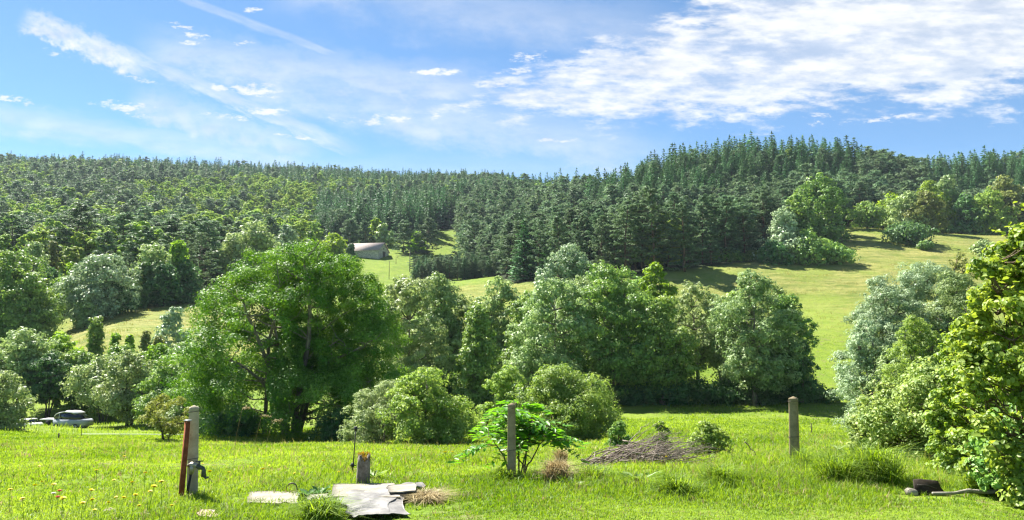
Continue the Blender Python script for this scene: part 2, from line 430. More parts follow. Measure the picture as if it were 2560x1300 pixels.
def plain_mat(name, c1, c2, scale=8.0, rough=0.75, metal=0.0, bumpk=0.3, spec=0.4, detail=6):
    m, t, out = newmat(name); o = coords(); n = noise(o, scale, detail, 0.6); n2 = noise(o, scale * 6, 4, 0.6)
    b = principled(mixc((n * 0.7 + n2 * 0.3).step(0.32, 0.68), c1, c2), rough, metal, spec, bump(n2, bumpk, 0.02))
    t.links.new(b.outputs[0], out.inputs[0]); return m

# ground
m, t, out = newmat("ground_earth_and_turf"); wp = worldpos()
h_, w_ = attr('hay'), attr('wood')
nA = noise(wp, 0.035, 5, 0.6); nB = noise(wp, 0.35, 6, 0.65); nC = noise(wp, 4.0, 5, 0.65)
mp = t.nodes.new('ShaderNodeMapping'); mp.inputs['Scale'].default_value = (0.6, 3.0, 3.0); t.links.new(wp, mp.inputs[0])
nS = noise(mp.outputs[0], 0.16, 8, 0.72)
green = mixc((nA * 0.5 + nB * 0.5).step(0.36, 0.64), (0.100, 0.172, 0.013), (0.190, 0.255, 0.026))
green = mixc(nC.step(0.4, 0.75) * 0.5, green, (0.09, 0.11, 0.03))
green = mixc(noise(wp, .9, 5, .7).step(.55, .66) * .7, green, (0.16, 0.135, 0.07))
hayc = mixc((nS * 0.7 + nB * 0.3).step(0.41, 0.58), (0.118, 0.155, 0.030), (0.275, 0.262, 0.080))
hayc = mixc(nA.step(0.46, 0.62) * 0.75, hayc, (0.165, 0.225, 0.032))
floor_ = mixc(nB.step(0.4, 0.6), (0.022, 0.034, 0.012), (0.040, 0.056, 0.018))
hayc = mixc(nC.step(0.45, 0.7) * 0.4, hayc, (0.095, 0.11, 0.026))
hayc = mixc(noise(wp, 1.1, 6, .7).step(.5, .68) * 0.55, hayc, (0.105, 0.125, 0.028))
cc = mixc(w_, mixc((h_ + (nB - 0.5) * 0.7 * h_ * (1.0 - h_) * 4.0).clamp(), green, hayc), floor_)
b = principled(cc, 0.95, 0, 0.1, bump(nC * 0.25 + nB * 0.4 + noise(wp, 1.1, 5, .65) * 0.35, 0.8, 0.7)); t.links.new(b.outputs[0], out.inputs[0])
terrain_me.materials.append(m)

L_ASH = leaf_mat("leaf_ash", (0.045, 0.115, 0.014), (0.135, 0.235, 0.034), 0.28)
L_PALE = leaf_mat("leaf_alder_pale", (0.100, 0.165, 0.050), (0.265, 0.335, 0.140), 0.26, rough=0.42, spec=0.4)
L_GREEN = leaf_mat("leaf_broad_green", (0.070, 0.145, 0.030), (0.205, 0.300, 0.075), 0.27, rough=0.4, spec=0.45)
L_DARK = leaf_mat("leaf_dark_green", (0.036, 0.092, 0.030), (0.090, 0.165, 0.050), 0.26, rough=0.45, spec=0.4)
L_SILV = leaf_mat("leaf_willow_silver", (0.130, 0.190, 0.095), (0.285, 0.365, 0.215), 0.2, rough=0.42, spec=0.42, hue=0.03)
L_YELL = leaf_mat("leaf_yellow_green", (0.090, 0.170, 0.022), (0.190, 0.290, 0.045), 0.42)
L_RUST = leaf_mat("leaf_rusty", (0.105, 0.130, 0.034), (0.180, 0.200, 0.064), 0.3, hue=0.05)
L_HAZEL = leaf_mat("leaf_hazel", (0.066, 0.132, 0.017), (0.240, 0.325, 0.060), 0.38, rough=0.38, spec=0.5, hue=0.04)
L_BRAM = leaf_mat("leaf_bramble", (0.070, 0.120, 0.022), (0.270, 0.330, 0.105), 0.32, rough=0.42, spec=0.45, hue=0.04)
L_BUSH = leaf_mat("leaf_bush", (0.105, 0.180, 0.030), (0.230, 0.300, 0.080), 0.42, rough=0.42, spec=0.45, hue=0.05)
L_FEATH = leaf_mat("leaf_feathery", (0.125, 0.175, 0.062), (0.250, 0.300, 0.140), 0.3, hue=0.04)
L_SUM = leaf_mat("leaf_sapling", (0.045, 0.150, 0.020), (0.100, 0.240, 0.030), 0.48, rough=0.3, spec=0.5, hue=0.03)
L_PINE = leaf_mat("needle_pine", (0.052, 0.094, 0.050), (0.125, 0.182, 0.088), 0.22, rough=0.5, spec=0.14, hue=0.06, var=0.5)
L_SPR = leaf_mat("needle_spruce", (0.032, 0.088, 0.038), (0.085, 0.165, 0.064), 0.16, rough=0.55, spec=0.3, hue=0.07, var=0.5)
L_LARCH = leaf_mat("needle_larch", (0.120, 0.150, 0.030), (0.230, 0.260, 0.060), 0.35, hue=0.03)
L_FARB = leaf_mat("leaf_far_broad", (0.130, 0.205, 0.040), (0.240, 0.335, 0.085), 0.34, rough=0.6, spec=0.12, hue=0.05, var=0.45)
L_GRASS = leaf_mat("grass_blade", (0.100, 0.196, 0.018), (0.278, 0.390, 0.060), 0.45, rough=0.42, spec=0.4, hue=0.0, var=0.0)
L_STRAW = leaf_mat("dry_straw", (0.240, 0.190, 0.080), (0.480, 0.400, 0.220), 0.25, hue=0.0, var=0.0)
L_HAYB = leaf_mat("hay_blade", (0.190, 0.205, 0.045), (0.360, 0.320, 0.115), 0.35, hue=0.0, var=0.0)
BARK = bark_mat("bark_grey_brown", (0.11, 0.095, 0.07), (0.26, 0.23, 0.18))
BARK_D = bark_mat("bark_dark", (0.035, 0.028, 0.020), (0.10, 0.082, 0.062))
BARK_P = bark_mat("bark_pine", (0.085, 0.055, 0.040), (0.19, 0.125, 0.085))
TWIG = bark_mat("twig_bark", (0.08, 0.055, 0.035), (0.18, 0.13, 0.09), 20)

# ------------------------------------------------------------------ vegetation generators
def leaves(mb, P, N, A, L, W, v, fold=0.12, mat=0, six=False):
    """leaf-sized faces: rhombic for trees further off, folded ovals for leaves close by"""
    n = len(P); N = unit(N); A = unit(A - N * (A * N).sum(1, keepdims=True)); B = np.cross(N, A)
    L = np.broadcast_to(L, (n,))[:, None]; W = np.broadcast_to(W, (n,))[:, None]
    if six:
        V = np.stack([P - A * L * .5, P - A * L * .22 + B * W * .46 + N * W * fold, P + A * L * .2 + B * W * .42 + N * W * fold, P + A * L * .5 - N * L * .08,
                      P + A * L * .2 - B * W * .42 + N * W * fold, P - A * L * .22 - B * W * .46 + N * W * fold], 1)
        i = np.arange(n)[:, None] * 6
        mb.add(V.reshape(-1, 3), np.concatenate([i + [0, 1, 2, 3], i + [3, 4, 5, 0]]), np.repeat(np.broadcast_to(v, (n,)), 6), mat); return
    V = np.stack([P - A * L * .5, P + B * W * .5 + N * L * fold - A * L * .04, P + A * L * .5, P - B * W * .5 + N * L * fold - A * L * .04], 1)
    mb.add(V.reshape(-1, 3), np.arange(n * 4).reshape(n, 4), np.repeat(np.broadcast_to(v, (n,)), 4), mat)
def rdir(rng, n, up=0.0):
    d = rng.normal(size=(n, 3)); d[:, 2] += up; return unit(d)
ENV = {
    'oval': lambda t: np.sin(pi * np.clip(0.10 + 0.86 * t, 0, 1)) ** 0.65,
    'dome': lambda t: np.sqrt(np.clip(1 - (t * 0.97) ** 2.2, 0.02, 1)) * (0.78 + 0.22 * np.minimum(t * 4, 1)),
    'cone': lambda t: (1 - t) ** 0.75 * 0.95 + 0.07,
    'vase': lambda t: np.sin(pi * np.clip(0.16 + 0.70 * t ** 0.8, 0, 1)) ** 0.8,
    'tall': lambda t: np.sin(pi * np.clip(0.20 + 0.76 * t, 0, 1)) ** 0.5,
}
def limb(mb, rng, a, b, r0, r1, sag=0.12, n=6, sides=5):
    a, b = np.asarray(a, float), np.asarray(b, float); t = np.linspace(0, 1, n)[:, None]
    d = np.linalg.norm(b - a)
    P = a + (b - a) * t + np.sin(pi * t) * rng.normal(0, .06, 3) * d
    P[:, 2] += (np.sin(pi * t) * -sag * d)[:, 0]
    P[1:-1] += rng.normal(0, .02 * d, (n - 2, 3))
    mb.tube(P, r0 + (r1 - r0) * t[:, 0] ** 0.8, sides, rng.uniform(.3, .7)); return P
def broadleaf(rng, H, R, base=0.12, n=20000, leaf=0.2, nl=16, shape='oval', stems=1, clump=0.36, lobe=(0.30, 0.46), per=22,
              trunk_r=None, up=0.35, spread=0.0, lean=(0, 0), twigs=3, lw=0.6, flat=0.85, fill=0.30, vspread=0.22, six=False, nj=.36):
    env = ENV[shape]; zb = H * base; tr = trunk_r or 0.018 * H + 0.04
    k = np.arange(nl); t = ((k + 0.5) / nl) ** 0.92; rng.shuffle(t)
    rl = R * rng.uniform(*lobe, nl) * (1.06 - 0.42 * t)
    re = R * env(t)
    rad = np.maximum(re - rl * 0.72, 0) * np.where(rng.random(nl) < fill, rng.uniform(.1, .6, nl), rng.uniform(.82, 1.06, nl))
    ph = k * 2.39996 + rng.uniform(0, .9, nl)
    C = np.stack([np.cos(ph) * rad, np.sin(ph) * rad, zb + (H - zb) * t], 1)
    C[:, 2] += H - (C[:, 2] + rl * flat).max()
    C[:, 2] = np.maximum(C[:, 2], zb + rl * 0.45)
    C[:, :2] += np.outer(C[:, 2] / H, lean)
    cr = MB(); tk = MB()
    wgt = rl ** 2; cnt = np.maximum((n * wgt / wgt.sum() / per).astype(int), 6)
    nodes = []
    for s in range(stems):
        a = s * 2 * pi / stems + rng.uniform(0, 1); sp = (R * (0.16 + spread) if stems > 1 else 0.0) * rng.uniform(.6, 1.2)
        b0 = np.array([cos(a), sin(a), 0]) * (0.06 * R if stems > 1 else 0)
        hh = H * rng.uniform(.62, .86)
        tt = np.linspace(0, 1, 9)[:, None]
        P = b0 + tt * np.array([cos(a) * sp + lean[0] * .8, sin(a) * sp + lean[1] * .8, hh]); P[1:, :2] += np.cumsum(rng.normal(0, .014 * H, (8, 2)), 0) * 0.6
        P[0, 2] -= 0.3
        tk.tube(P, tr * (1 - .86 * tt[:, 0]) * np.where(tt[:, 0] == 0, 1.5, 1.0) / (stems ** .45), 7, rng.uniform(.3, .7)); nodes.append(P)
    nodes = np.concatenate(nodes)
    for i in range(nl):
        d = np.linalg.norm(nodes - C[i], axis=1) + np.maximum(0, nodes[:, 2] - C[i, 2] + 0.25 * rad[i]) * 4 + (nodes[:, 2] < zb * 0.5) * H
        q0 = nodes[int(np.argmin(d))]
        if np.linalg.norm(C[i] - q0) > 0.25 * rl[i]: limb(tk, rng, q0, C[i], tr * .34, tr * .07, 0.05)
        m_ = per; dr = rdir(rng, m_, up)
        cc = C[i] + dr * np.array([1, 1, flat]) * (rl[i] * rng.uniform(.70, 1.04, m_))[:, None]
        for w in range(min(twigs, m_)): limb(tk, rng, C[i], cc[w], tr * .07, tr * .02, 0.03, 4, 4)
        kk = cnt[i]; rc = rl[i] * clump * rng.uniform(.7, 1.15, m_)
        g = rdir(rng, m_ * kk, .25).reshape(m_, kk, 3); g2 = g * (rng.random((m_, kk, 1)) ** .45) * rc[:, None, None] * np.array([1.1, 1.1, .75])
        Pp = (cc[:, None] + g2).reshape(-1, 3)
        N = unit(g.reshape(-1, 3) * .85 + np.repeat(dr, kk, 0) * .40 + np.array([0, 0, .30]) + rng.normal(0, nj, (m_ * kk, 3)))
        A = rng.normal(size=(m_ * kk, 3)) + g.reshape(-1, 3) * .9 - np.array([0, 0, .35])
        vv = np.clip(.5 + np.repeat(rng.normal(0, vspread, m_), kk) + rng.normal(0, vspread * .75, m_ * kk), 0, 1)
        Ls = leaf * rng.uniform(.5, 1.4, m_ * kk); leaves(cr, Pp, N, A, Ls, Ls * lw, vv, .12, 0, six)
    return cr, tk
def pine(rng, H, R, base=0.35, tufts=6, per=7, q=0.62, sp=0.95, nb=4, bark_sides=6, nk=.6):
    cr, tk = MB(), MB(); zb = H * base
    tt = np.linspace(0, 1, 8); P = np.stack([np.cumsum(rng.normal(0, .012 * H, 8)) * tt, np.cumsum(rng.normal(0, .012 * H, 8)) * tt, tt * (H * .97) - 0.3 * (tt == 0)], 1)
    tk.tube(P, (.0135 * H + .03) * (1 - .9 * tt), bark_sides)
    axis = lambda z: np.stack([np.interp(z, P[:, 2], P[:, 0]), np.interp(z, P[:, 2], P[:, 1]), z], -1)
    zs = np.arange(zb, H * .985, sp); ph = 0
    for z in zs:
        t = (z - zb) / (H - zb); pr = np.sin(pi * min(1, .27 + .715 * t)) ** .75
        for b_ in range(nb):
            if rng.random() < (.12 if t > .25 else .4): continue
            ph += 2 * pi / nb + rng.normal(0, .35)
            Lb = R * pr * rng.uniform(.6, 1.18); up = rng.uniform(-.05, .22) + .5 * t * t
            a = axis(np.array([z + rng.uniform(-.3, .3)]))[0]; d = np.array([cos(ph), sin(ph), up])
            e = a + d * Lb
            if Lb > 1.0: tk.tube(np.stack([a, (a + e) / 2 - [0, 0, .04 * Lb], e]), [.045, .03, .012], 4, cap=False)
            nt_ = max(2, int(tufts * (.5 + pr * .6)))
            f = rng.uniform(.38, 1.04, nt_); side = np.array([-sin(ph), cos(ph), 0])
            c = a + d * Lb * f[:, None] + side * (rng.normal(0, .2, nt_) * Lb * .9 * f)[:, None]; c[:, 2] += rng.normal(.05, .13, nt_)
            g = rdir(rng, nt_ * per, .55); pp = np.repeat(c, per, 0) + g * q * np.array([.62, .62, .26])
            N = unit(np.cross(g, rng.normal(size=g.shape)) * nk + [0, 0, .55] + g * .35); vv = np.clip(np.repeat(rng.normal(.5, .22, nt_), per) + rng.normal(0, .16, nt_ * per), 0, 1)
            Ls = q * rng.uniform(.7, 1.25, len(pp)); leaves(cr, pp, N, g * .9 + d * .5, Ls, Ls * .36, vv, 0.06)
    c = axis(np.array([H * .97]))[0]; g = rdir(rng, 14, .9); leaves(cr, c + g * q * .45, rdir(rng, 14, .4), g, q * .8, q * .28, rng.uniform(.4, .9, 14))
    return cr, tk
def spruce(rng, H, R, base=0.06, sp=0.62, nb=6, per=9, q=0.5):
    cr, tk = MB(), MB(); zb = H * base
    tk.tube(np.array([[0, 0, -.3], [0, 0, H * .5], [0, 0, H * .99]]), [.013 * H + .03, .007 * H + .02, .012], 6)
    ph = rng.uniform(0, 6)
    for z in np.arange(zb, H * .985, sp):
        t = (z - zb) / (H - zb); pr = (1 - t) ** .74 + .012
        m_ = max(3, int(nb * (.55 + .6 * pr)))
        for b_ in range(m_):
            ph += 2 * pi / m_ + rng.normal(0, .2); Lb = R * pr * rng.uniform(.72, 1.15)
            d = np.array([cos(ph), sin(ph), 0]); k_ = max(2, int(per * (.3 + .8 * pr)))
            f = rng.uniform(.15, 1.0, k_) ** .8
            drop = -.42 * Lb * f + .30 * Lb * f * f + t * .25 * Lb * f
            side = np.array([-sin(ph), cos(ph), 0]); sd = rng.normal(0, .14, k_) * Lb * (1.1 - f * .6)
            pp = np.array([0, 0, z + rng.uniform(-.2, .2)]) + d * (Lb * f)[:, None] + side * sd[:, None]; pp[:, 2] += drop
            A = d * 1.0 + side * (np.sign(sd) * .5)[:, None] + np.array([0, 0, -.35]) + rng.normal(0, .2, (k_, 3))
            N = np.array([0, 0, 1.0]) + d * .25 + rng.normal(0, .4, (k_, 3)); Ls = q * rng.uniform(.8, 1.35, k_) * (.6 + .5 * pr)
            leaves(cr, pp, N, A, Ls, Ls * .5, np.clip(.35 + .35 * f + rng.normal(0, .15, k_), 0, 1), -0.06)
    leaves(cr, np.array([[0, 0, H * .985], [0, 0, H * .96], [0, 0, H * .97]]), rdir(rng, 3), np.array([[0, 0, 1.], [.2, 0, 1], [-.2, .1, 1]]), q * 1.2, q * .3, .6)
    return cr, tk
def merge(cr, tk):
    """one mesh: crown (material 0) and trunk (material 1), for trees too far off to show parts"""
    m_ = MB(); m_.add(np.concatenate(cr.V), [f for f in cr.Fs], np.concatenate(cr.A), 0)
    m_.add(np.concatenate(tk.V), [f for f in tk.Fs], np.concatenate(tk.A), 1); return m_

# ------------------------------------------------------------------ trees and shrubs one can tell apart
DENS = 30.0
def tree(name, label, cat, px, ytop, wpx, Y, mat, bark=BARK, group=None, seed=0, gen='broad', x_off=0.0, bury=0.0, **kw):
    rng = np.random.default_rng(seed * 7919 + int(px) * 13 + int(Y * 10))
    pos = on(px, Y); H = max(zpix(px, ytop, Y) - pos[2], 0.9); R = wpx / 2 / F * Y
    t = thing(name, label, cat, pos - [0, 0, bury], rng.uniform(0, 6.28) if kw.pop('spin', True) else 0.0, group)
    H += bury
    if gen == 'broad':
        R *= 1.3 if kw.get('shape') == 'tall' else 1.16
        kw.setdefault('leaf', max(0.13, 0.0036 * Y)); kw['n'] = int(min(130000, DENS * kw.pop('dens', 1.0) * R * (H + R) / kw['leaf'] ** 2))
        kw['lobe'] = tuple(1.5 * a for a in kw.get('lobe', (0.28, 0.42)))
        cr, tk = broadleaf(rng, H, R, **kw)
    elif gen == 'pine': cr, tk = pine(rng, H, R, **kw)
    else: cr, tk = spruce(rng, H, R, **kw)
    cr.build('crown', mat, t); tk.build('trunk', bark, t, smooth=True)
    return t

# the big ash in the middle
rng = np.random.default_rng(3); apos = on(735, 50); AH = zpix(738, 598, 50) - apos[2]; AR = 285 / F * 50
ash = thing('ash_tree', "broad tall ash tree with forked grey trunk, biggest crown at the meadow's far edge", 'tree', apos)
cr, tk = broadleaf(rng, AH, AR, base=.10, n=165000, leaf=.150, nl=72, per=15, shape='dome', stems=2, spread=.06, clump=.40, lobe=(.20, .34), trunk_r=.20, fill=.22, twigs=4, up=.3, lw=.5, vspread=.26)
for (ox, oy, hh, rr_, nn, sd) in ((-2.9, .6, .90, .56, 48000, 5), (2.6, .8, .92, .60, 52000, 6), (.2, 1.6, .98, .55, 36000, 7)):
    c2, t2 = broadleaf(np.random.default_rng(sd), AH * hh, AR * rr_, base=.22, n=nn, leaf=.150, nl=30, per=15, shape='dome', stems=1, clump=.42, lobe=(.26, .42), trunk_r=.10, twigs=2, up=.3, lw=.5, vspread=.26)
    cr.V.append(np.concatenate(c2.V) + [ox, oy, 0]); cr.A.append(np.concatenate(c2.A)); cr.n += c2.n
def ashlimb(pix, r0, r1, dy):
    P = np.array([at(px, py, 50 + dy * f) for (px, py), f in zip(pix, np.linspace(0, 1, len(pix)))]) - apos; P[0, 2] = min(P[0, 2], -.2)
    tk.tube(P, np.linspace(r0, r1, len(P)), 8, .65)
    for k_ in range(2, len(P)):
        for q_ in range(2): limb(tk, rng, P[k_], P[k_] + unit(rng.normal(size=3) * [1, .5, .3] + [0, -.2, .7]) * rng.uniform(1.2, 2.6), r1 * 1.1, .015, .03, 6, 5)
ashlimb([(722, 1095), (708, 1040), (690, 975), (668, 905), (640, 835), (618, 790), (608, 752)], .19, .06, -3.6)
ashlimb([(733, 1095), (742, 1010), (758, 930), (772, 850), (775, 770), (768, 700), (760, 650)], .22, .07, -2.5)
ashlimb([(712, 1050), (690, 1000), (655, 955), (615, 920), (575, 900)], .15, .04, -4.0)
ashlimb([(750, 980), (790, 930), (830, 900), (880, 880), (915, 860)], .14, .04, -3.0)
ashlimb([(668, 905), (672, 850), (690, 790), (695, 730)], .13, .04, -3.0)
# the crown is open on its lower left front, where the boughs show
n_l = sum(len(v_) for v_ in cr.V) // 4; VV = np.concatenate(cr.V).reshape(n_l, 4, 3); AA = np.concatenate(cr.A).reshape(n_l, 4); C_ = VV.mean(1) + apos
ppx_, ppy_ = pixof(C_[:, 0], C_[:, 1], C_[:, 2]); nz_ = fbm(ppx_ * .03, ppy_ * .03, 5, 3, 1.0)
gap = (C_[:, 1] < 50.5) & (np.hypot((ppx_ - 650) / 62, (ppy_ - 880) / 120) < 1 + .4 * nz_) & (nz_ > -.25)
gap |= (C_[:, 1] < 49.0) & (np.hypot((ppx_ - 765) / 40, (ppy_ - 985) / 80) < 1 + .4 * nz_) & (nz_ > -.2)
gap |= (fbm(C_[:, 0] * 1.3 + C_[:, 2], C_[:, 2] * 1.3 - C_[:, 1], 9, 3, .9) > .85)
cr = MB(); cr.add(VV[~gap].reshape(-1, 3), np.arange((~gap).sum() * 4).reshape(-1, 4), AA[~gap].ravel())
cr.build('crown', L_ASH, ash); tk.build('trunk', BARK, ash, smooth=True)
# row of alders and willows along the stream, left to right
row = "streamside trees behind the round bushes"
def rowtree(label, px, yt, w, Y, mat, **k): tree(k.pop('name', 'broadleaf_tree'), label, 'tree', px, yt, w, Y, mat, k.pop('bark', BARK), row, **k)
rowtree("pale silvery alder whose crown touches the big ash's edge", 1020, 688, 165, 74, L_PALE, nl=34, shape='tall', base=.10, lobe=(.22, .36))
rowtree("greyish alder standing behind the first pale alder beside the ash", 1100, 684, 130, 86, L_PALE, nl=24, shape='tall', base=.12)
rowtree("dark pointed alder shaped like a cone, among rounder streamside trees", 1195, 762, 150, 72, L_GREEN, nl=34, shape='cone', base=.06, lobe=(.2, .34))
rowtree("yellowish round tree peeping over the dark pointed alder", 1245, 692, 140, 90, L_PALE, nl=24, shape='oval', base=.15)
rowtree("slim green tree filling the gap between pointed alder and tall pair", 1310, 745, 110, 84, L_GREEN, nl=20, shape='tall', base=.1)
rowtree("broad pale tree standing below the whitish willow", 1390, 697, 185, 76, L_PALE, nl=38, shape='tall', base=.18, lobe=(.18, .32), stems=2)
rowtree("tall broad green tree, highest of the streamside row", 1535, 653, 215, 78, L_GREEN, nl=46, shape='tall', base=.13, lobe=(.18, .32), stems=2)
rowtree("bright yellow-green crown at the shoulder of the highest streamside tree", 1640, 657, 90, 88, L_YELL, nl=18, shape='tall', base=.2)
rowtree("deep green tree with dark trunk right of the highest streamside tree", 1655, 740, 140, 75, L_GREEN, nl=26, shape='tall', base=.16)
rowtree("airy thin-crowned tree with bare visible trunk in the streamside row", 1742, 704, 130, 80, L_PALE, nl=20, shape='tall', base=.30, dens=.5, lobe=(.2, .34))
rowtree("slender loose tree leaning beside the airy thin-crowned one", 1800, 735, 95, 84, L_PALE, nl=15, shape='tall', base=.28, dens=.5)
rowtree("large pale tree with pale forked trunk near the row's right end", 1885, 677, 200, 73, L_PALE, nl=44, shape='oval', base=.17, lobe=(.18, .32), stems=2)
rowtree("dark green rounded tree closing the streamside row beside the open meadow", 1972, 738, 135, 75, L_GREEN, nl=34, shape='oval', base=.12, lobe=(.2, .34))
rowtree("small dark tree with low crown under the row's right end", 2000, 850, 84, 73, L_DARK, nl=16, shape='dome', base=.05)
tree('willow_tree', "whitish silver willow rising above the streamside row in front of the pines", 'tree', 1425, 609, 165, 128, L_SILV, BARK, None, nl=34, shape='dome', base=.1, lobe=(.2, .34))
tree('willow_tree', "low silver willow at the foot of the taller whitish willow", 'tree', 1362, 672, 80, 118, L_SILV, BARK, None, nl=14, shape='dome', base=.05)
for px, yt, w, Y, mat, lab in ((1065, 712, 130, 92, L_PALE, "pale tree deep in the row between the two leftmost alders"), (1150, 735, 130, 90, L_PALE, "pale tree between the greyish alder and the pointed alder"), (1330, 722, 120, 93, L_GREEN, "green tree behind the slim green one in the gap"),
                          (1460, 690, 150, 90, L_PALE, "pale tree just left of the highest streamside tree"), (1590, 690, 130, 92, L_GREEN, "green tree behind the highest streamside tree's right side"), (1700, 745, 120, 90, L_PALE, "pale low-topped tree behind the airy thin-crowned one"), (1835, 730, 130, 88, L_GREEN, "green tree filling the row behind the slender loose tree"), (1940, 715, 130, 86, L_PALE, "pale tree behind the large one with the forked trunk")):
    rowtree(lab, px, yt, w, Y, mat, nl=24, shape='oval', base=.06)
under = "dark undergrowth shrubs below the streamside trees"
for px, yt, w, Y, lab in ((1080, 905, 150, 70, "dark shrub under the pale alder nearest the ash"), (1210, 925, 130, 69, "dark shrub at the foot of the pointed alder"), (1330, 900, 150, 72, "dark shrub between the two round bushes, further back"),
                          (1440, 905, 170, 71, "dark shrub hidden behind the round bushy shrub"), (1580, 975, 130, 70, "low dark shrub just right of the round bushy shrub"), (1680, 1000, 150, 70, "low dark shrub under the deep green tree"),
                          (1780, 1008, 140, 70, "low dark shrub below the airy thin-crowned tree"), (1880, 1000, 150, 69, "low dark shrub round the pale forked trunk"), (1970, 990, 130, 69, "low dark shrub under the rounded tree by the meadow"),
                          (2050, 1008, 90, 68, "low dark shrub in the shaded meadow corner behind the rightmost post")):
    tree('shrub', lab, 'shrub', px, yt, w, Y + 6, L_DARK, BARK_D, under, nl=14, shape='dome', base=0.0, stems=3, n=6500)
# left side, by the parked vehicles
lf = "pale trees on the left beyond the meadow"
def lefttree(label, px, yt, w, Y, mat, **k): tree(k.pop('name', 'broadleaf_tree'), label, 'tree', px, yt, w, Y, mat, k.pop('bark', BARK_D), lf, **k)
lefttree("pale multi-stemmed tree behind the vehicles with thin dark trunks", 62, 818, 165, 92, L_PALE, nl=26, shape='oval', base=.36, stems=3, n=14000)
lefttree("yellow-green tree right of the pale multi-stemmed tree", 150, 832, 120, 98, L_YELL, nl=20, shape='oval', base=.25, stems=3)
lefttree("dark leafy tree with several bare stems behind the van", 128, 880, 110, 90, L_DARK, nl=16, shape='oval', base=.30, stems=4, n=9000)
lefttree("narrow pointed green tree standing before the yellow hay field", 236, 790, 66, 103, L_GREEN, nl=24, shape='cone', base=.04, lobe=(.3, .45))
lefttree("round pale tree directly above the van", 266, 888, 150, 88, L_PALE, nl=28, shape='oval', base=.34, stems=5, spread=.2, trunk_r=.10)
lefttree("taller pale tree right of the round tree above the van", 332, 878, 135, 78, L_PALE, nl=26, shape='oval', base=.18, stems=4)
lefttree("green tree between the pale tree and the ash", 415, 895, 130, 74, L_GREEN, nl=22, shape='oval', base=.12, stems=3)
lefttree("light green tree half hidden by the ash's left edge", 480, 850, 150, 80, L_PALE, nl=24, shape='oval', base=.08, stems=2)
lefttree("small pale willow before the hay field beside the ash", 432, 768, 84, 104, L_SILV, name='willow_tree', nl=18, shape='oval', base=.04)
for px, yt, w, lab in ((285, 832, 52, "thin yellowing sapling just right of the narrow pointed tree"), (322, 838, 46, "yellowing sapling in the middle of the hay field's lower edge"), (362, 828, 52, "brown-tipped sapling below the small pale willow"), (395, 842, 46, "short sapling left of the small pale willow")):
    lefttree(lab, px, yt, w, 99, L_RUST if px > 340 else L_YELL, nl=14, shape='cone', base=.05, lobe=(.3, .45), n=4500)
lefttree("green bushy tree filling the hollow left of the narrow pointed tree", 190, 870, 110, 95, L_GREEN, nl=20, shape='oval', base=.1)
lefttree("green bushy tree under the yellowing saplings", 300, 862, 140, 92, L_GREEN, nl=22, shape='oval', base=.1)
lefttree("leafy bush-like tree between hay field and ash, low", 400, 858, 120, 92, L_YELL, nl=20, shape='oval', base=.06)
lefttree("pale leafy bush-like tree close against the ash's lower left", 470, 950, 120, 66, L_PALE, nl=18, shape='dome', base=.02, stems=3)
lefttree("round pale shrubby tree at the picture's left edge by the white car", 12, 928, 130, 64, L_PALE, nl=24, shape='dome', base=.03, stems=3)
# trees along the hay field on the left and the lower wood edge
we = "trees along the foot of the left wooded slope"
def edgetree(label, px, yt, w, Y, mat, **k): tree(k.pop('name', 'broadleaf_tree'), label, 'tree', px, yt, w, Y, mat, k.pop('bark', BARK_D), we, **k)
edgetree("big dark green tree at the left picture edge below the wood", 18, 618, 150, 142, L_GREEN, nl=32, shape='tall', base=.06)
edgetree("broad green tree in front of the big one at the left edge", 70, 680, 115, 138, L_GREEN, nl=26, shape='tall', base=.06)
edgetree("whitish round-topped tree behind the two left edge trees", 62, 604, 84, 185, L_PALE, nl=18, shape='oval', base=.1)
edgetree("rust-coloured young tree below the left pine wood", 113, 602, 44, 192, L_RUST, nl=14, shape='cone', base=.05, n=5000)
edgetree("slim yellow-green tree right of the shrubby clearing", 166, 655, 58, 168, L_YELL, nl=16, shape='tall', base=.06, n=6000)
edgetree("large whitish tree with bright crown above the hay field's left end", 243, 634, 140, 152, L_SILV, nl=32, shape='tall', base=.05, lobe=(.2, .34))
edgetree("small round bush-like tree at the hay field's left corner", 205, 742, 66, 146, L_PALE, nl=14, shape='dome', base=.0)
edgetree("dark pine beside the large whitish tree", 306, 636, 74, 160, L_PINE, name='pine_tree', gen='pine', bark=BARK_P, base=.12, q=.6, per=9)
edgetree("pale tree with reddish patch above the hay field's middle", 366, 608, 96, 172, L_PALE, nl=24, shape='tall', base=.06)
edgetree("dark rusty tree tucked in front of the pale reddish-patched tree", 352, 655, 52, 166, L_DARK, nl=16, shape='tall', base=.04, n=6000)
edgetree("light green pointed tree above the hay field's right half", 432, 600, 80, 176, L_YELL, nl=22, shape='cone', base=.04, lobe=(.3, .45))
edgetree("tall dark pine next to the light green pointed tree", 488, 582, 92, 186, L_PINE, name='pine_tree', gen='pine', bark=BARK_P, base=.1, q=.65, per=9)
edgetree("dark green tree at the lower wood edge left of the tall dark pine", 400, 660, 74, 168, L_DARK, nl=18, shape='tall', base=.04)
edgetree("dark green tree at the lower wood edge behind the ash", 455, 648, 80, 174, L_DARK, nl=18, shape='tall', base=.04)
edgetree("dark broad tree between whitish tree and dark pine", 286, 690, 70, 156, L_DARK, nl=18, shape='tall', base=.03)
edgetree("bluish green shrub on the shrubby clearing at left", 108, 668, 90, 172, L_DARK, nl=18, shape='dome', base=.0)
edgetree("little pale shrub low on the shrubby clearing", 152, 705, 50, 165, L_YELL, nl=12, shape='dome', base=.0, n=4000)
edgetree("twin pale ash-like tree above the big ash, left one", 570, 583, 92, 225, L_PALE, nl=24, shape='oval', base=.1)
edgetree("twin pale ash-like tree above the big ash, taller right one", 632, 554, 118, 232, L_PALE, nl=28, shape='oval', base=.12)
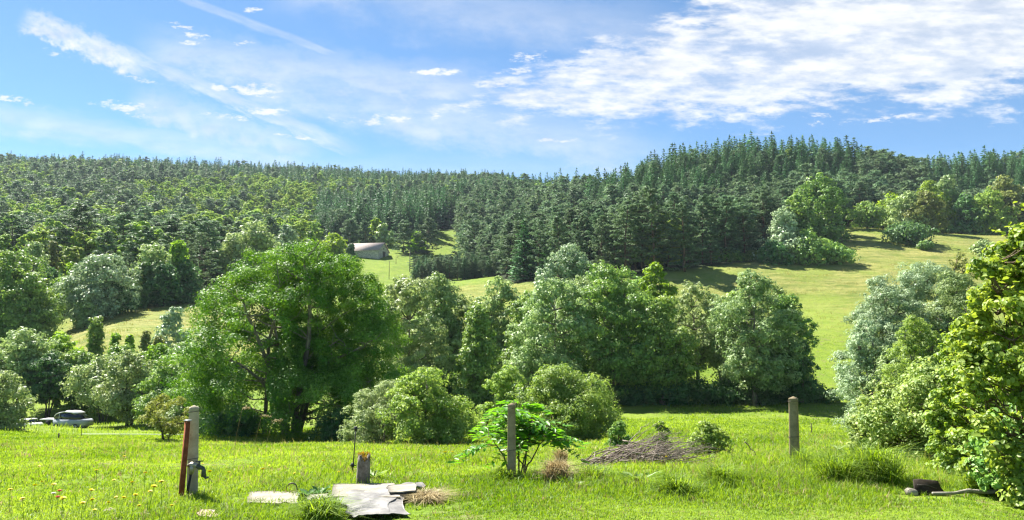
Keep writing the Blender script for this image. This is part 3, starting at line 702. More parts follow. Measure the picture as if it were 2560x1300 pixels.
edgetree("whitish round tree just over the big ash's crown", 705, 563, 74, 262, L_SILV, nl=20, shape='dome', base=.08)
edgetree("small dark round tree over the big ash's right shoulder", 768, 577, 44, 272, L_GREEN, nl=14, shape='dome', base=.08, n=5000)
edgetree("yellow-green round tree left of the stone barn", 822, 583, 84, 298, L_YELL, nl=18, shape='dome', base=.08)
# around the barn and the young plantation
bg_ = "trees round the stone barn"
def barntree(label, px, yt, w, Y, mat, **k): tree(k.pop('name', 'broadleaf_tree'), label, 'tree', px, yt, w, Y, mat, k.pop('bark', BARK_D), bg_, **k)
for a in (("pine standing left behind the barn roof", 868, 548, 50, 358, L_PINE, 'pine'), ("dark conifer standing behind the middle of the barn roof", 908, 554, 40, 360, L_PINE, 'pine'),
          ("dark rounded conifer right of the barn", 1004, 552, 52, 338, L_PINE, 'pine'), ("dark pine right of the rounded conifer, above the meadow fence", 1064, 548, 62, 340, L_PINE, 'pine'),
          ("pale young conifer further left of the barn below the dark wood", 810, 540, 46, 352, L_SPR, 'spruce')):
    barntree(a[0], a[1], a[2], a[3], a[4], a[5], name='pine_tree' if a[6] == 'pine' else 'spruce_tree', gen=a[6], bark=BARK_P, **(dict(base=.05, q=.95, per=10, sp=.75, tufts=9, nk=.4) if a[6] == 'pine' else dict(q=.8)))
barntree("pale round tree behind the barn's right end", 953, 560, 46, 358, L_PALE, nl=14, shape='oval', base=.12, n=4500)
barntree("pale slim tree behind the barn roof's centre", 930, 546, 32, 364, L_YELL, nl=10, shape='tall', base=.1, n=3500)
barntree("low green tree on the bank right of the barn", 1036, 580, 44, 342, L_YELL, nl=10, shape='dome', base=.05, n=3500)
barntree("dark clipped cypress at the barn's left corner", 870, 610, 19, 316, L_DARK, nl=16, shape='tall', base=.02, lobe=(.45, .6), n=4500, name='cypress_tree')
barntree("small pale pointed tree right of the young spruce plantation", 1255, 622, 66, 268, L_SILV, nl=18, shape='cone', base=.03, lobe=(.3, .45))
# hillside on the right
hs_ = "trees and bushes on the right hay meadow"
def hilltree(label, px, yt, w, Y, mat, **k): tree(k.pop('name', 'broadleaf_tree'), label, k.pop('cat', 'tree'), px, yt, w, Y, mat, k.pop('bark', BARK_D), hs_, **k)
hilltree("big dark dome-shaped tree at the top of the hay meadow", 2062, 436, 150, 244, L_GREEN, nl=42, shape='dome', base=.02, lobe=(.2, .33), n=22000)
hilltree("green tree leaning against the left of the big dark dome-shaped tree", 2010, 485, 90, 236, L_GREEN, nl=20, shape='dome', base=.03)
hilltree("pale whitish tree on the hay meadow's left bank", 1972, 520, 120, 208, L_SILV, nl=28, shape='cone', base=.02, lobe=(.28, .42))
hilltree("dark bushy tree right of the pale whitish one", 2030, 572, 120, 205, L_GREEN, nl=26, shape='dome', base=.0)
hilltree("flat low thorn bush ending the left bank's hedge", 2105, 608, 84, 203, L_GREEN, nl=18, shape='dome', base=.05, name='shrub', cat='shrub')
hilltree("low dark bush in front of the pale whitish tree", 1945, 600, 80, 202, L_DARK, nl=16, shape='dome', base=.0, name='shrub', cat='shrub')
hilltree("lone little round tree with visible trunk before the pines", 2186, 503, 78, 262, L_GREEN, nl=18, shape='oval', base=.22, stems=4, spread=.1)
hilltree("yellow-green tree right of the lone little round tree", 2252, 482, 68, 276, L_YELL, nl=18, shape='tall', base=.05)
hilltree("pale light green tree above the dark round bush", 2292, 480, 96, 262, L_PALE, nl=24, shape='oval', base=.03)
hilltree("rusty green tree beside the pale light green one", 2335, 478, 84, 258, L_RUST, nl=22, shape='oval', base=.03)
hilltree("bright green tall tree behind the rusty green one", 2352, 452, 92, 282, L_YELL, nl=20, shape='oval', base=.1)
hilltree("pale green crown at the wood edge right of the bright tall tree", 2398, 440, 80, 285, L_PALE, nl=18, shape='oval', base=.1)
hilltree("dark round bush standing alone on the upper hay meadow", 2284, 555, 112, 232, L_DARK, nl=24, shape='dome', base=.02, name='shrub', cat='shrub')
hilltree("tiny bush with thin stem right of the dark round bush", 2330, 607, 42, 222, L_GREEN, nl=10, shape='oval', base=.2, n=3500, name='shrub', cat='shrub')
hilltree("olive tree at the wood edge near the right picture border", 2500, 470, 96, 272, L_FARB, nl=22, shape='oval', base=.03)
hilltree("rust-tipped broad tree behind the hazel's top", 2545, 438, 90, 280, L_RUST, nl=22, shape='oval', base=.03)
hilltree("dark broad tree in the wood edge left of the olive one", 2440, 485, 84, 274, L_DARK, nl=20, shape='oval', base=.03)
hilltree("greyish bush on the meadow beside the hazel's upper leaves", 2478, 600, 60, 215, L_PALE, nl=14, shape='dome', base=.0, name='shrub', cat='shrub')
for px, w, lab in ((1690, 60, "low dark bush at the pine wood's edge above the lower hay strip"), (1760, 50, "low dark bush under the pines in the middle of the hay strip's edge"), (1830, 66, "low green bush at the pine foot left of the hedge bank"), (1885, 60, "low green bush beside the hedge bank's left end")):
    hilltree(lab, px, 632, w, 212, L_DARK if px < 1800 else L_GREEN, nl=12, shape='dome', base=.0, n=4000, name='shrub', cat='shrub')
# silver willows in front on the right
wl = "silver willows below the hay meadow"
for px, yt, w, Y, mat, lab in ((2215, 688, 240, 47, L_SILV, "broad silver-grey willow nearest the open meadow"), (2320, 655, 260, 49, L_SILV, "silver-grey willow with highest crown beside the hazel"),
                               (2165, 800, 120, 44, L_SILV, "low silver willow skirting the meadow's right edge"), (2400, 680, 200, 46, L_PALE, "greyer willow half hidden behind the hazel leaves"),
                               (2225, 860, 190, 43, L_PALE, "low grey-green willow bush behind the bramble thicket")):
    tree('willow_tree', lab, 'tree', px, yt, w, Y, mat, BARK, wl, nl=34, shape='dome', base=.02, lobe=(.2, .34), leaf=.15, n=24000, lw=.42, stems=3)
tree('shrub', "green rounded bush in front of the silver willows", 'shrub', 2300, 790, 175, 38, L_BUSH, BARK, None, nl=30, shape='dome', base=.0, lobe=(.2, .34), leaf=.10, n=24000, stems=4)
tree('shrub', "thin brownish bush with upright twigs between willows and hazel", 'shrub', 2415, 632, 90, 52, L_RUST, TWIG, None, nl=16, shape='vase', base=.05, leaf=.12, dens=.3, stems=6, spread=.2)
# round bushes on the near meadow
tree('shrub', "round bushy shrub with light green leaves right of the sapling", 'shrub', 1405, 912, 285, 33, L_BUSH, BARK, None, nl=48, shape='dome', base=.0, lobe=(.17, .28), leaf=.095, n=46000, stems=6, spread=.1, up=.5)
tree('shrub', "low leafy shoulder of scrub between the two round shrubs", 'shrub', 1268, 915, 140, 34.5, L_BUSH, BARK, None, nl=26, shape='dome', base=.0, lobe=(.2, .3), leaf=.095, n=15000, stems=4, up=.5)
tree('shrub', "round bushy shrub left of the sapling, near the thin fence stake", 'shrub', 1070, 918, 235, 32.5, L_BUSH, BARK, None, nl=44, shape='dome', base=.0, lobe=(.18, .28), leaf=.095, n=38000, stems=6, spread=.1, up=.5)
tree('shrub', "feathery grey-green tamarisk-like shrub with pointed sprays", 'shrub', 955, 950, 175, 33.5, L_FEATH, BARK, None, nl=40, shape='dome', base=.0, lobe=(.12, .24), leaf=.12, n=24000, lw=.3, stems=6, spread=.2, up=.8, flat=1.5)
tree('shrub', "low dark scrub at the big ash's foot", 'shrub', 845, 1020, 110, 44, L_DARK, BARK, None, nl=18, shape='dome', base=.0, n=9000, leaf=.14, stems=3)
tree('shrub', "low dark scrub left of the big ash's trunk", 'shrub', 590, 1010, 150, 47, L_DARK, BARK, None, nl=20, shape='dome', base=.0, n=11000, leaf=.14, stems=3)
tree('shrub', "leafy weed clump growing before the branch pile's right end", 'shrub', 1765, 1058, 100, 20, L_BUSH, TWIG, None, nl=20, shape='dome', base=.0, n=5500, leaf=.075, stems=6, up=.6)
tree('shrub', "slim weed with upright leafy stem behind the branch pile", 'shrub', 1648, 1055, 40, 22, L_BUSH, TWIG, None, nl=12, shape='tall', base=.0, n=1200, leaf=.075, stems=4, up=.6)
tree('shrub', "small dark weed clump beside the round bushy shrub's right foot", 'shrub', 1545, 1062, 56, 26, L_GREEN, TWIG, None, nl=12, shape='dome', base=.0, n=1800, leaf=.09, stems=4, up=.6)

# ------------------------------------------------------------------ the woods
rng = np.random.default_rng(5)
def proto(gen, cnt_, **kw):
    out = []
    for i in range(cnt_):
        r = np.random.default_rng(100 + i * 17 + len(gen.__name__)); k = {a: (b[0] + (b[1] - b[0]) * r.random() if isinstance(b, tuple) else b) for a, b in kw.items()}
        out.append(gen(r, **k))
    return out
pine_hi = [(c.mesh('pine_crown', L_PINE), t.mesh('pine_trunk', BARK_P)) for c, t in proto(pine, 10, H=18.0, R=(3.3, 4.5), base=(.05, .26), tufts=9, per=10, q=.74, nk=.4)]
pine_lo = [merge(c, t).mesh('pine', [L_PINE, BARK_P]) for c, t in proto(pine, 5, H=17.0, R=(3.4, 4.6), base=(.06, .24), tufts=6, per=6, q=1.15, sp=1.15, nk=.5)]
spr_hi = [(c.mesh('spruce_crown', L_SPR), t.mesh('spruce_trunk', BARK_D)) for c, t in proto(spruce, 7, H=20.0, R=(3.0, 4.5), q=.90, per=15, nb=7)]
spr_lo = [merge(c, t).mesh('spruce', [L_SPR, BARK_D]) for c, t in proto(spruce, 5, H=19.0, R=(3.2, 4.6), sp=.9, nb=6, per=8, q=1.3)]
bro_hi = [(c.mesh('broad_crown', L_FARB), t.mesh('broad_trunk', BARK_D)) for c, t in proto(broadleaf, 4, H=14.0, R=(3.4, 4.6), base=.1, n=7000, leaf=.66, nl=18, per=12, nj=.26, vspread=.12, flat=1.0, twigs=0, shape='oval')]
bro_lo = [merge(c, t).mesh('broad', [L_FARB, BARK_D]) for c, t in proto(broadleaf, 5, H=14.0, R=(3.8, 5.0), base=.08, n=2200, leaf=1.0, nl=12, per=10, nj=.26, vspread=.10, lobe=[.34, .52], flat=1.0, twigs=0, shape='oval')]

# jittered positions in rings of depth
pts = []
Yc = 175.0
while Yc < 960:
    spc = 6.1 if Yc < 470 else 7.4
    n_ = int(2 * 0.82 * Yc / spc)
    for i_ in range(n_):
        u = -0.82 + 1.64 * (i_ + rng.random()) / n_
        pts.append((u * Yc, Yc + rng.uniform(-.5, .5) * spc))
    Yc += spc * (.92 if Yc < 500 else 1.1)
pts = np.array(pts); X, Y = pts.T; u = X / Y; ppx = u * F * .995 + 1280
crest = np.interp(ppx, [-300, 0, 1250, 1400, 1480, 1560, 1660, 1900, 2560, 3300], [910, 910, 890, 760, 520, 440, 440, 425, 425, 425])
keep = (Y > forest_edge(u) + rng.normal(0, 2.0, len(Y))) & (Y < crest) & (np.abs(u) < .80)
keep &= ~((ppx > 1075) & (ppx < 1152) & (Y < 428)) & ~((ppx > 815) & (ppx < 1150) & (Y < 370))
# thin strip clearing
keep &= ~((np.abs(ppx - 120 - (Y - 180) * .12) < 14) & (Y < 235))
X, Y, u, ppx = X[keep], Y[keep], u[keep], ppx[keep]; Z = ground(X, Y); N_ = len(X)
right = (ppx > 1150) & (Y < 500)
_k = right | (rng.random(N_) < .86)
X, Y, Z, u, ppx, right = X[_k], Y[_k], Z[_k], u[_k], ppx[_k], right[_k]; N_ = len(X)
cl_ = fbm(X, Y, 31, 3, .018); cl2 = fbm(X, Y, 37, 3, .03); rnd = rng.random(N_)
p_spr = np.zeros(N_); p_bro = np.zeros(N_)
p_spr = np.where(right & (ppx > 1470), np.clip((Y - 330 + 25 * cl2) / 25, 0, 1) * np.where((ppx > 2170) & (ppx < 2330), .12, .93), p_spr)
p_spr = np.where(right & (ppx <= 1470), np.clip((Y - 420) / 80, 0.04, .6), p_spr)
p_bro = np.where(right, .035, p_bro)
left = ~right
p_spr = np.where(left, np.clip((Y - 690 + 70 * cl2) / 120, .015, .8) * np.clip((ppx + 250) / 700, .25, 1), p_spr)
p_spr = np.where(left & (ppx > 790) & (ppx < 1180) & (Y < 580), .88, p_spr)
p_spr = np.where(left & (ppx > 1180) & (Y > 500), .55, p_spr)
p_bro = np.where(left, np.clip(.36 + np.clip((Y - 230) / 150, 0, .5) + .6 * cl_ - np.clip((Y - 690) / 200, 0, .5) - np.clip((ppx - 500) / 1500, 0, .2), 0.06, .9), p_bro)
p_bro = np.where(left & (ppx > 790) & (ppx < 1180) & (Y < 580), .04, p_bro)
kind = np.where(rnd < p_spr, 1, np.where(rnd < p_spr + p_bro * (1 - p_spr), 2, 0))
hgt = np.where(kind == 1, rng.normal(19.0, 2.6, N_), np.where(kind == 2, rng.normal(14, 2.2, N_), rng.normal(17, 2.2, N_)))
hgt = np.where(right & (kind == 0), hgt + .8, hgt)
hgt = np.clip(hgt * np.where(rng.random(N_) < .12, rng.uniform(.75, 1.2, N_), 1), 8.5, 25.5)
fe = Y - forest_edge(u)
hgt *= np.where((fe < 8) & (rng.random(N_) < .35), rng.uniform(.55, .85, N_), 1)
wid = rng.uniform(.85, 1.25, N_) * np.where(left & (kind != 1), 1.24, np.where(kind == 1, 1.15, 1.06)); rot = rng.uniform(0, 6.28, N_)
def woodtree(i_, protos, H0, name, label, group, parts=True, trunk_s=1.0):
    v_ = int(rng.integers(len(protos))); s = hgt[i_] / H0; loc = (float(X[i_]), float(Y[i_]), float(Z[i_]) - .1)
    if parts:
        t = thing(name, label, 'tree', loc, float(rot[i_]), group); t.scale = (s * wid[i_], s * wid[i_], s)
        link('crown', protos[v_][0], t); link('trunk', protos[v_][1], t)
    else:
        t = link(name, protos[v_], None, loc); t.rotation_euler = (0, 0, float(rot[i_])); t.scale = (s * wid[i_], s * wid[i_], s); tag(t, label, 'tree', group)
    return t
def wood_mass(name, label, idx, meshes, srcs, H0):
    """far trees beyond counting: points that each carry one tree"""
    if not len(idx): return
    me = bpy.data.meshes.new(name); me.vertices.add(len(idx))
    me.vertices.foreach_set('co', np.stack([X[idx], Y[idx], Z[idx] - .1], 1).astype(np.float32).ravel())
    var = rng.integers(len(meshes), size=len(idx))
    for nm, ty, val in (('variant', 'INT', var), ('turn', 'FLOAT', rot[idx]), ('wide', 'FLOAT', hgt[idx] / H0 * wid[idx]), ('tall', 'FLOAT', hgt[idx] / H0)):
        a_ = me.attributes.new(nm, ty, 'POINT'); a_.data.foreach_set('value', np.asarray(val).astype(np.int32 if ty == 'INT' else np.float32))
    o = link(name, me); tag(o, label, 'wood', kind='stuff')
    ng = bpy.data.node_groups.new(name, 'GeometryNodeTree')
    ng.interface.new_socket('Geometry', in_out='INPUT', socket_type='NodeSocketGeometry'); ng.interface.new_socket('Geometry', in_out='OUTPUT', socket_type='NodeSocketGeometry')
    gi, go = ng.nodes.new('NodeGroupInput'), ng.nodes.new('NodeGroupOutput'); jn = ng.nodes.new('GeometryNodeJoinGeometry')
    def na(nm, ty):
        n = ng.nodes.new('GeometryNodeInputNamedAttribute'); n.data_type = ty; n.inputs['Name'].default_value = nm
        return next(s for s in n.outputs if s.enabled and s.name == 'Attribute')
    va, tu, wi, ta = na('variant', 'INT'), na('turn', 'FLOAT'), na('wide', 'FLOAT'), na('tall', 'FLOAT')
    cr_, cs_ = ng.nodes.new('ShaderNodeCombineXYZ'), ng.nodes.new('ShaderNodeCombineXYZ')
    ng.links.new(tu, cr_.inputs[2]); ng.links.new(wi, cs_.inputs[0]); ng.links.new(wi, cs_.inputs[1]); ng.links.new(ta, cs_.inputs[2])
    for k_, src in enumerate(srcs):
        cp = ng.nodes.new('FunctionNodeCompare'); cp.data_type = 'INT'; cp.operation = 'EQUAL'
        ins = [s for s in cp.inputs if s.enabled]; ng.links.new(va, ins[0]); ins[1].default_value = k_
        oi = ng.nodes.new('GeometryNodeObjectInfo'); oi.transform_space = 'ORIGINAL'; oi.inputs['Object'].default_value = src; oi.inputs['As Instance'].default_value = True
        ip = ng.nodes.new('GeometryNodeInstanceOnPoints')
        ng.links.new(gi.outputs[0], ip.inputs['Points']); ng.links.new(next(s for s in cp.outputs if s.enabled), ip.inputs['Selection'])
        ng.links.new(oi.outputs['Geometry'], ip.inputs['Instance']); ng.links.new(cr_.outputs[0], ip.inputs['Rotation']); ng.links.new(cs_.outputs[0], ip.inputs['Scale'])
        ng.links.new(ip.outputs[0], jn.inputs[0])
    ng.links.new(jn.outputs[0], go.inputs[0])
    md = o.modifiers.new('trees', 'NODES'); md.node_group = ng
    return o
inview = (ppx > -60) & (ppx < 2620)
order = np.argsort(Y)
NEAR = 290
spec = {0: (pine_hi, pine_lo, 18.0, 17.0, 'pine_tree', 'pines of the wooded hillsides'), 1: (spr_hi, spr_lo, 20.0, 19.0, 'spruce_tree', 'spruces of the wooded hillsides'), 2: (bro_hi, bro_lo, 14.0, 14.0, 'broadleaf_tree', 'leafy trees of the wooded hillsides')}
ORD = 'first second third fourth fifth sixth seventh eighth ninth tenth eleventh twelfth thirteenth fourteenth fifteenth sixteenth seventeenth eighteenth nineteenth twentieth'.split()
edge_l = sorted([i_ for i_ in range(N_) if kind[i_] == 0 and right[i_] and fe[i_] < 9 and inview[i_] and ppx[i_] < 1930], key=lambda i_: -ppx[i_])
edge_r = sorted([i_ for i_ in range(N_) if kind[i_] == 0 and right[i_] and fe[i_] < 9 and inview[i_] and ppx[i_] >= 1930], key=lambda i_: ppx[i_])
mixed = sorted([i_ for i_ in range(N_) if kind[i_] == 2 and right[i_] and inview[i_]], key=lambda i_: ppx[i_])
OWN = {}
for lst, txt in ((edge_l, "pine at the pine wood's lower edge, %s one left of the hay meadow's hedge bank"), (edge_r, "pine at the upper wood edge, %s one right of the hay meadow's hedge bank"), (mixed, "paler leafy tree mixed into the pine wood, %s such tree counted from the barn side")):
    for n_, i_ in enumerate(lst[:20]): OWN[i_] = txt % ORD[n_]
def woodlabel(k_, i_):
    if i_ in OWN: return OWN[i_]
    wh = "right" if right[i_] else "left"
    if right[i_]:
        return ("dark pine standing at the pine wood's edge above the hay meadow" if fe[i_] < 9 else "dark pine within the dense wood above the hay meadow", "spruce in the close dark stand topping the hill above the hay meadow", "paler leafy tree mixed into the pine wood above the hay meadow")[k_]
    if 790 < ppx[i_] < 1180: return ("pine in the dark wood behind the stone barn", "dark spruce in the tight stand behind the stone barn", "leafy tree in the dark wood behind the stone barn")[k_]
    return ("bluish pine on the wooded slope above the left hay field", "spruce scattered on the wooded slope above the left hay field", "light green leafy tree on the wooded slope above the left hay field")[k_]
for k_, (hi, lo, h1, h2, nm, grp) in spec.items():
    idx = [i_ for i_ in order if kind[i_] == k_]; vis = [i_ for i_ in idx if inview[i_]][:NEAR]
    if k_ == 2: vis = vis[:200]
    sv = set(vis); srcs = []
    for c_, i_ in enumerate(vis):
        far = c_ >= len(vis) - 12 or Y[i_] > 420
        woodtree(i_, lo if far else hi, h2 if far else h1, nm, woodlabel(k_, i_), grp + (" above the right hay meadow" if right[i_] else (" behind the barn" if 790 < ppx[i_] < 1180 else " on the left slope")), not far)
    for me in lo: srcs.append(next((o for o in COL.objects if o.data is me), None))
    ok = [(m_, s) for m_, s in zip(lo, srcs) if s is not None]
    rest = np.array([i_ for i_ in idx if i_ not in sv])
    wood_mass(('far_pine_wood', 'far_spruce_wood', 'far_leafy_wood')[k_], ("far pine wood covering the upper slopes", "far spruce wood along the ridge tops", "far leafy wood in patches among the conifers")[k_], rest, [a for a, b in ok], [b for a, b in ok], h2)
# young spruce plantation beside the barn meadow
for r_ in range(6):
    for c_ in range(14):
        px = 1034 + c_ * 15.5 + (r_ % 2) * 7 + rng.uniform(-4, 4); Yy = 258 + r_ * 7 + rng.uniform(-2, 2)
        if px > 1240 - r_ * 4: continue
        i_ = on(px, Yy); s = rng.uniform(5.6, 8.2) / 20.0
        t = thing('conifer_tree', "small young conifer in the square plantation beside the barn meadow", 'tree', i_, rng.uniform(0, 6), 'young conifers of the plantation')
        v_ = int(rng.integers(7))
        if rng.random() < .55: t.scale = (s * 1.7, s * 1.7, s * 1.1); link('crown', pine_hi[v_][0], t); link('trunk', pine_hi[v_][1], t)
        else: t.scale = (s * 1.9, s * 1.9, s); link('crown', spr_hi[v_][0], t); link('trunk', spr_hi[v_][1], t)

# ------------------------------------------------------------------ the stone barn
m, t, out = newmat("barn_stone"); o = coords()
vor = t.nodes.new('ShaderNodeTexVoronoi'); vor.inputs['Scale'].default_value = 2.2; mp = t.nodes.new('ShaderNodeMapping'); mp.inputs['Scale'].default_value = (1, 1, 1.9)
t.links.new(o, mp.inputs[0]); t.links.new(mp.outputs[0], vor.inputs['Vector']); nz = noise(o, 1.2, 6, .65)
sepc = t.nodes.new('ShaderNodeSeparateColor'); t.links.new(vor.outputs['Color'], sepc.inputs[0])
b = principled(mixc((E(sepc.outputs[0]) * .5 + nz * .5).step(.25, .75), (0.36, 0.335, 0.28), (0.62, 0.58, 0.50)), .9, 0, .2, bump(E(vor.outputs['Distance']), .6, .1)); t.links.new(b.outputs[0], out.inputs[0])
STONE = m
ROOF = plain_mat("barn_roof_tiles", (0.31, 0.235, 0.205), (0.44, 0.36, 0.32), 1.5, .85)
WOOD_D = plain_mat("barn_door_wood", (0.06, 0.05, 0.045), (0.12, 0.10, 0.085), 3.0, .8)
TRIM = plain_mat("pale_stone_trim", (0.45, 0.43, 0.38), (0.60, 0.57, 0.50), 2.0, .9)
bp = at(946, 649, 318); bp[2] = gz(bp[0], bp[1])
BA = radians(13)                                       # the barn's near corner is its origin; long wall runs back-left, gable back-right
barn = thing('stone_barn', "long grey stone barn with pale tiled roof and dark doorway in its gable", 'barn', bp + [0, 0, -.3], 0)
dl = np.array([-cos(BA), sin(BA), 0]); dl /= np.linalg.norm(dl); dg = np.array([sin(BA), cos(BA), 0]); BL, BW, BH, BR = 15.6, 11.4, 4.4, 3.5
def bpt(a, g, z): return dl * a + dg * g + np.array([0, 0, z])
w = MB(); zb_ = -2.0
w.add([bpt(0, 0, zb_), bpt(BL, 0, zb_), bpt(BL, 0, BH), bpt(0, 0, BH)], np.array([[0, 1, 2, 3]]))
w.add([bpt(0, BW, zb_), bpt(0, BW, BH), bpt(BL, BW, BH), bpt(BL, BW, zb_)], np.array([[0, 1, 2, 3]]))
# gable wall with its doorway left open
d0, d1, dzb, dzt = 4.4, 7.9, 1.2, 4.25
for quad in (((0, zb_), (d0, zb_), (d0, BH), (0, BH)), ((d1, zb_), (BW, zb_), (BW, BH), (d1, BH)), ((d0, dzt), (d1, dzt), (d1, BH), (d0, BH)), ((d0, zb_), (d1, zb_), (d1, dzb), (d0, dzb))):
    w.add([bpt(0, g_, z_) for g_, z_ in quad], np.array([[0, 1, 2, 3]]))
w.add([bpt(0, 0, BH), bpt(0, BW, BH), bpt(0, BW / 2, BH + BR)], np.array([[0, 1, 2]]))
w.add([bpt(BL, 0, zb_), bpt(BL, BW, zb_), bpt(BL, BW, BH), bpt(BL, BW / 2, BH + BR), bpt(BL, 0, BH)], np.array([[0, 1, 2, 3, 4]]))
w.add([bpt(0.35, d0, dzb), bpt(0.35, d0, dzt), bpt(0, d0, dzt), bpt(0, d0, dzb), bpt(0.35, d1, dzb), bpt(0.35, d1, dzt), bpt(0, d1, dzt), bpt(0, d1, dzb)], np.array([[0, 1, 2, 3], [4, 5, 6, 7], [1, 5, 6, 2], [0, 4, 7, 3]]))
w.build('wall', STONE, barn)
rf = MB()
for sgn in (0, 1):
    e, zz = (-.5 if sgn == 0 else BW + .5), BH - .28
    P = [bpt(-.45, e, zz), bpt(BL + .45, e, zz), bpt(BL + .45, BW / 2, BH + BR + .12), bpt(-.45, BW / 2, BH + BR + .12)]
    P2 = [q_ + np.array([0, 0, .2]) for q_ in P]
    rf.add(P + P2, np.array([[0, 1, 2, 3], [4, 5, 6, 7], [0, 1, 5, 4], [1, 2, 6, 5], [3, 0, 4, 7]]))
rf.build('roof', ROOF, barn)
dr = MB(); dr.add([bpt(.3, d0 + .02, dzb), bpt(.3, d1 - .02, dzb), bpt(.3, d1 - .02, dzt), bpt(.3, d0 + .02, dzt)], np.array([[0, 1, 2, 3]]))
door = dr.build('door', WOOD_D, barn)
fr = MB(); fr.tube([bpt(-.03, d0 - .1, dzb), bpt(-.03, d0 - .1, dzt + .1), bpt(-.03, d1 + .1, dzt + .1), bpt(-.03, d1 + .1, dzb)], .12, 4); fr.build('door_frame', TRIM, door)
gu = MB(); gu.tube([bpt(-.12, 1.4, zb_), bpt(-.12, 1.4, 3.6)], .1, 6); gu.build('drainpipe', TRIM, barn)
wi_ = MB(); wi_.add([bpt(-.02, BW / 2 - .35, BH + .6), bpt(-.02, BW / 2 + .35, BH + .6), bpt(-.02, BW / 2 + .35, BH + 1.3), bpt(-.02, BW / 2 - .35, BH + 1.3)], np.array([[0, 1, 2, 3]])); wi_.build('hatch', WOOD_D, barn)
shp = at(853, 640, 322); sh = thing('stone_shed', "low stone lean-to shed left of the barn behind the dark cypress", 'shed', [shp[0], shp[1], gz(shp[0], shp[1]) - .3], radians(-30))
q_ = MB(); q_.box((0, 0, 1.2), (3.4, 3.0, 3.6)); q_.build('wall', STONE, sh)
q_ = MB(); q_.add([(-2, -1.8, 2.85), (2, -1.8, 3.3), (2, 1.8, 4.1), (-2, 1.8, 3.65), (-2, -1.8, 3.0), (2, -1.8, 3.45), (2, 1.8, 4.25), (-2, 1.8, 3.8)], np.array([[3, 2, 1, 0], [4, 5, 6, 7], [0, 1, 5, 4], [1, 2, 6, 5], [2, 3, 7, 6], [3, 0, 4, 7]])); q_.build('roof', ROOF, sh)
POLE = plain_mat("old_pole_wood", (0.07, 0.055, 0.04), (0.15, 0.12, 0.09), 5.0, .9)
GALV = plain_mat("galvanised_metal", (0.30, 0.31, 0.32), (0.42, 0.43, 0.44), 5.0, .5, 0.4)
def pole(name, label, px, yb, yt, Y, r, mat=POLE, lean=0.0, cross=False):
    p_ = on(px, Y); h = zpix(px, yt, Y) - p_[2]; t_ = thing(name, label, 'pole', p_)
    q = MB(); q.tube([(0, 0, -.4), (lean * h, 0, h)], [r * 1.15, r * .85], 7); q.build('shaft', mat, t_, smooth=True)
    if cross:
        q = MB(); q.tube([(-.55, 0, h - .25), (.55, 0, h - .2)], .06, 5); q.build('crossarm', mat, t_)
    return t_
pole('utility_pole', "dark wooden utility pole standing on the bright barn meadow", 1021, 690, 624, 290, .17, cross=True)
pole('utility_pole', "thin wooden pole lowest on the bright barn meadow", 969, 695, 652, 268, .10)
pole('utility_pole', "short thin pole nearest the barn on the meadow", 986, 660, 637, 306, .09)
# collapsed rail and its hay meadow fence
q = MB(); ra, rb = at(958, 590, 372), at(1010, 628, 372); ra[2] = gz(ra[0], ra[1]) + 9; rb[2] = gz(rb[0], rb[1]) + 1.2
fw_ = thing('fence', "rail fence with low posts along the top of the barn meadow", 'fence', (0, 0, 0))
pl = [on(px, 322 + (px - 990) * .34) for px in range(990, 1135, 11)]
for a in pl:
    q = MB(); q.tube([a - [0, 0, .3], a + [0, 0, 1.25]], .09, 5); q.build('post', POLE, fw_)
q = MB()
for z_ in (.5, 1.0): q.tube([a + [0, 0, z_] for a in pl], .05, 4)
q.build('rail', POLE, fw_)
tr_ = on(1013, 262); s_ = thing('shed_roof', "pale sheet-metal roof edge showing beside the young spruce plantation", 'shed', tr_, radians(25), None, .55)
q = MB(); q.add([(-3, -2, 1.5), (3, -2, 1.9), (3, 2, 2.9), (-3, 2, 2.5), (-3, -2, 1.62), (3, -2, 2.02), (3, 2, 3.02), (-3, 2, 2.62)], np.array([[3, 2, 1, 0], [4, 5, 6, 7], [0, 1, 5, 4], [1, 2, 6, 5], [2, 3, 7, 6], [3, 0, 4, 7]])); q.build('metal_sheet', GALV, s_)
q = MB(); q.box((0, 0, .8), (5.4, 3.4, 1.9)); q.build('wall', POLE, s_)

# ------------------------------------------------------------------ vehicles on the left
PAINT = plain_mat("white_car_paint", (0.34, 0.37, 0.42), (0.42, 0.45, 0.50), 2.0, .35, 0.0, .02, .5)
ROOFW = plain_mat("white_roof_paint", (0.50, 0.51, 0.51), (0.58, 0.59, 0.59), 2.0, .4, 0.0, .02, .5)
GLASS = plain_mat("dark_window_glass", (0.012, 0.018, 0.035), (0.02, 0.028, 0.05), 1.0, .08, 0.0, 0.0, .6)
RUBBER = plain_mat("black_rubber", (0.015, 0.015, 0.016), (0.03, 0.03, 0.03), 8.0, .8)
def extrude(prof, y0, y1, inset=0.0, cx=0.0):
    n = len(prof); P = np.array(prof, float); a = np.stack([P[:, 0], np.full(n, y0), P[:, 1]], 1); b_ = np.stack([P[:, 0], np.full(n, y1), P[:, 1]], 1)
    i_ = np.arange(n); return np.concatenate([a, b_]), [np.stack([i_, (i_ + 1) % n, (i_ + 1) % n + n, i_ + n], 1), i_[None, ::-1], (i_ + n)[None]]
vp = on(186, 75) - [0, 0, .25]; van = thing('parked_van', "pale blue-white van with rounded roof and dark windows, half under a tree", 'van', vp, radians(-8), None, .86)
VL = 74 / F * 75
prof = [(-VL / 2, .35), (-VL / 2 - .03, .95), (-VL / 2 + .02, 1.12), (VL / 2 + .55, 1.12), (VL / 2 + .75, .9), (VL / 2 + .75, .35)]
q = MB(); q.add(*extrude(prof, -.9, .9)); bd = q.build('body', PAINT, van)
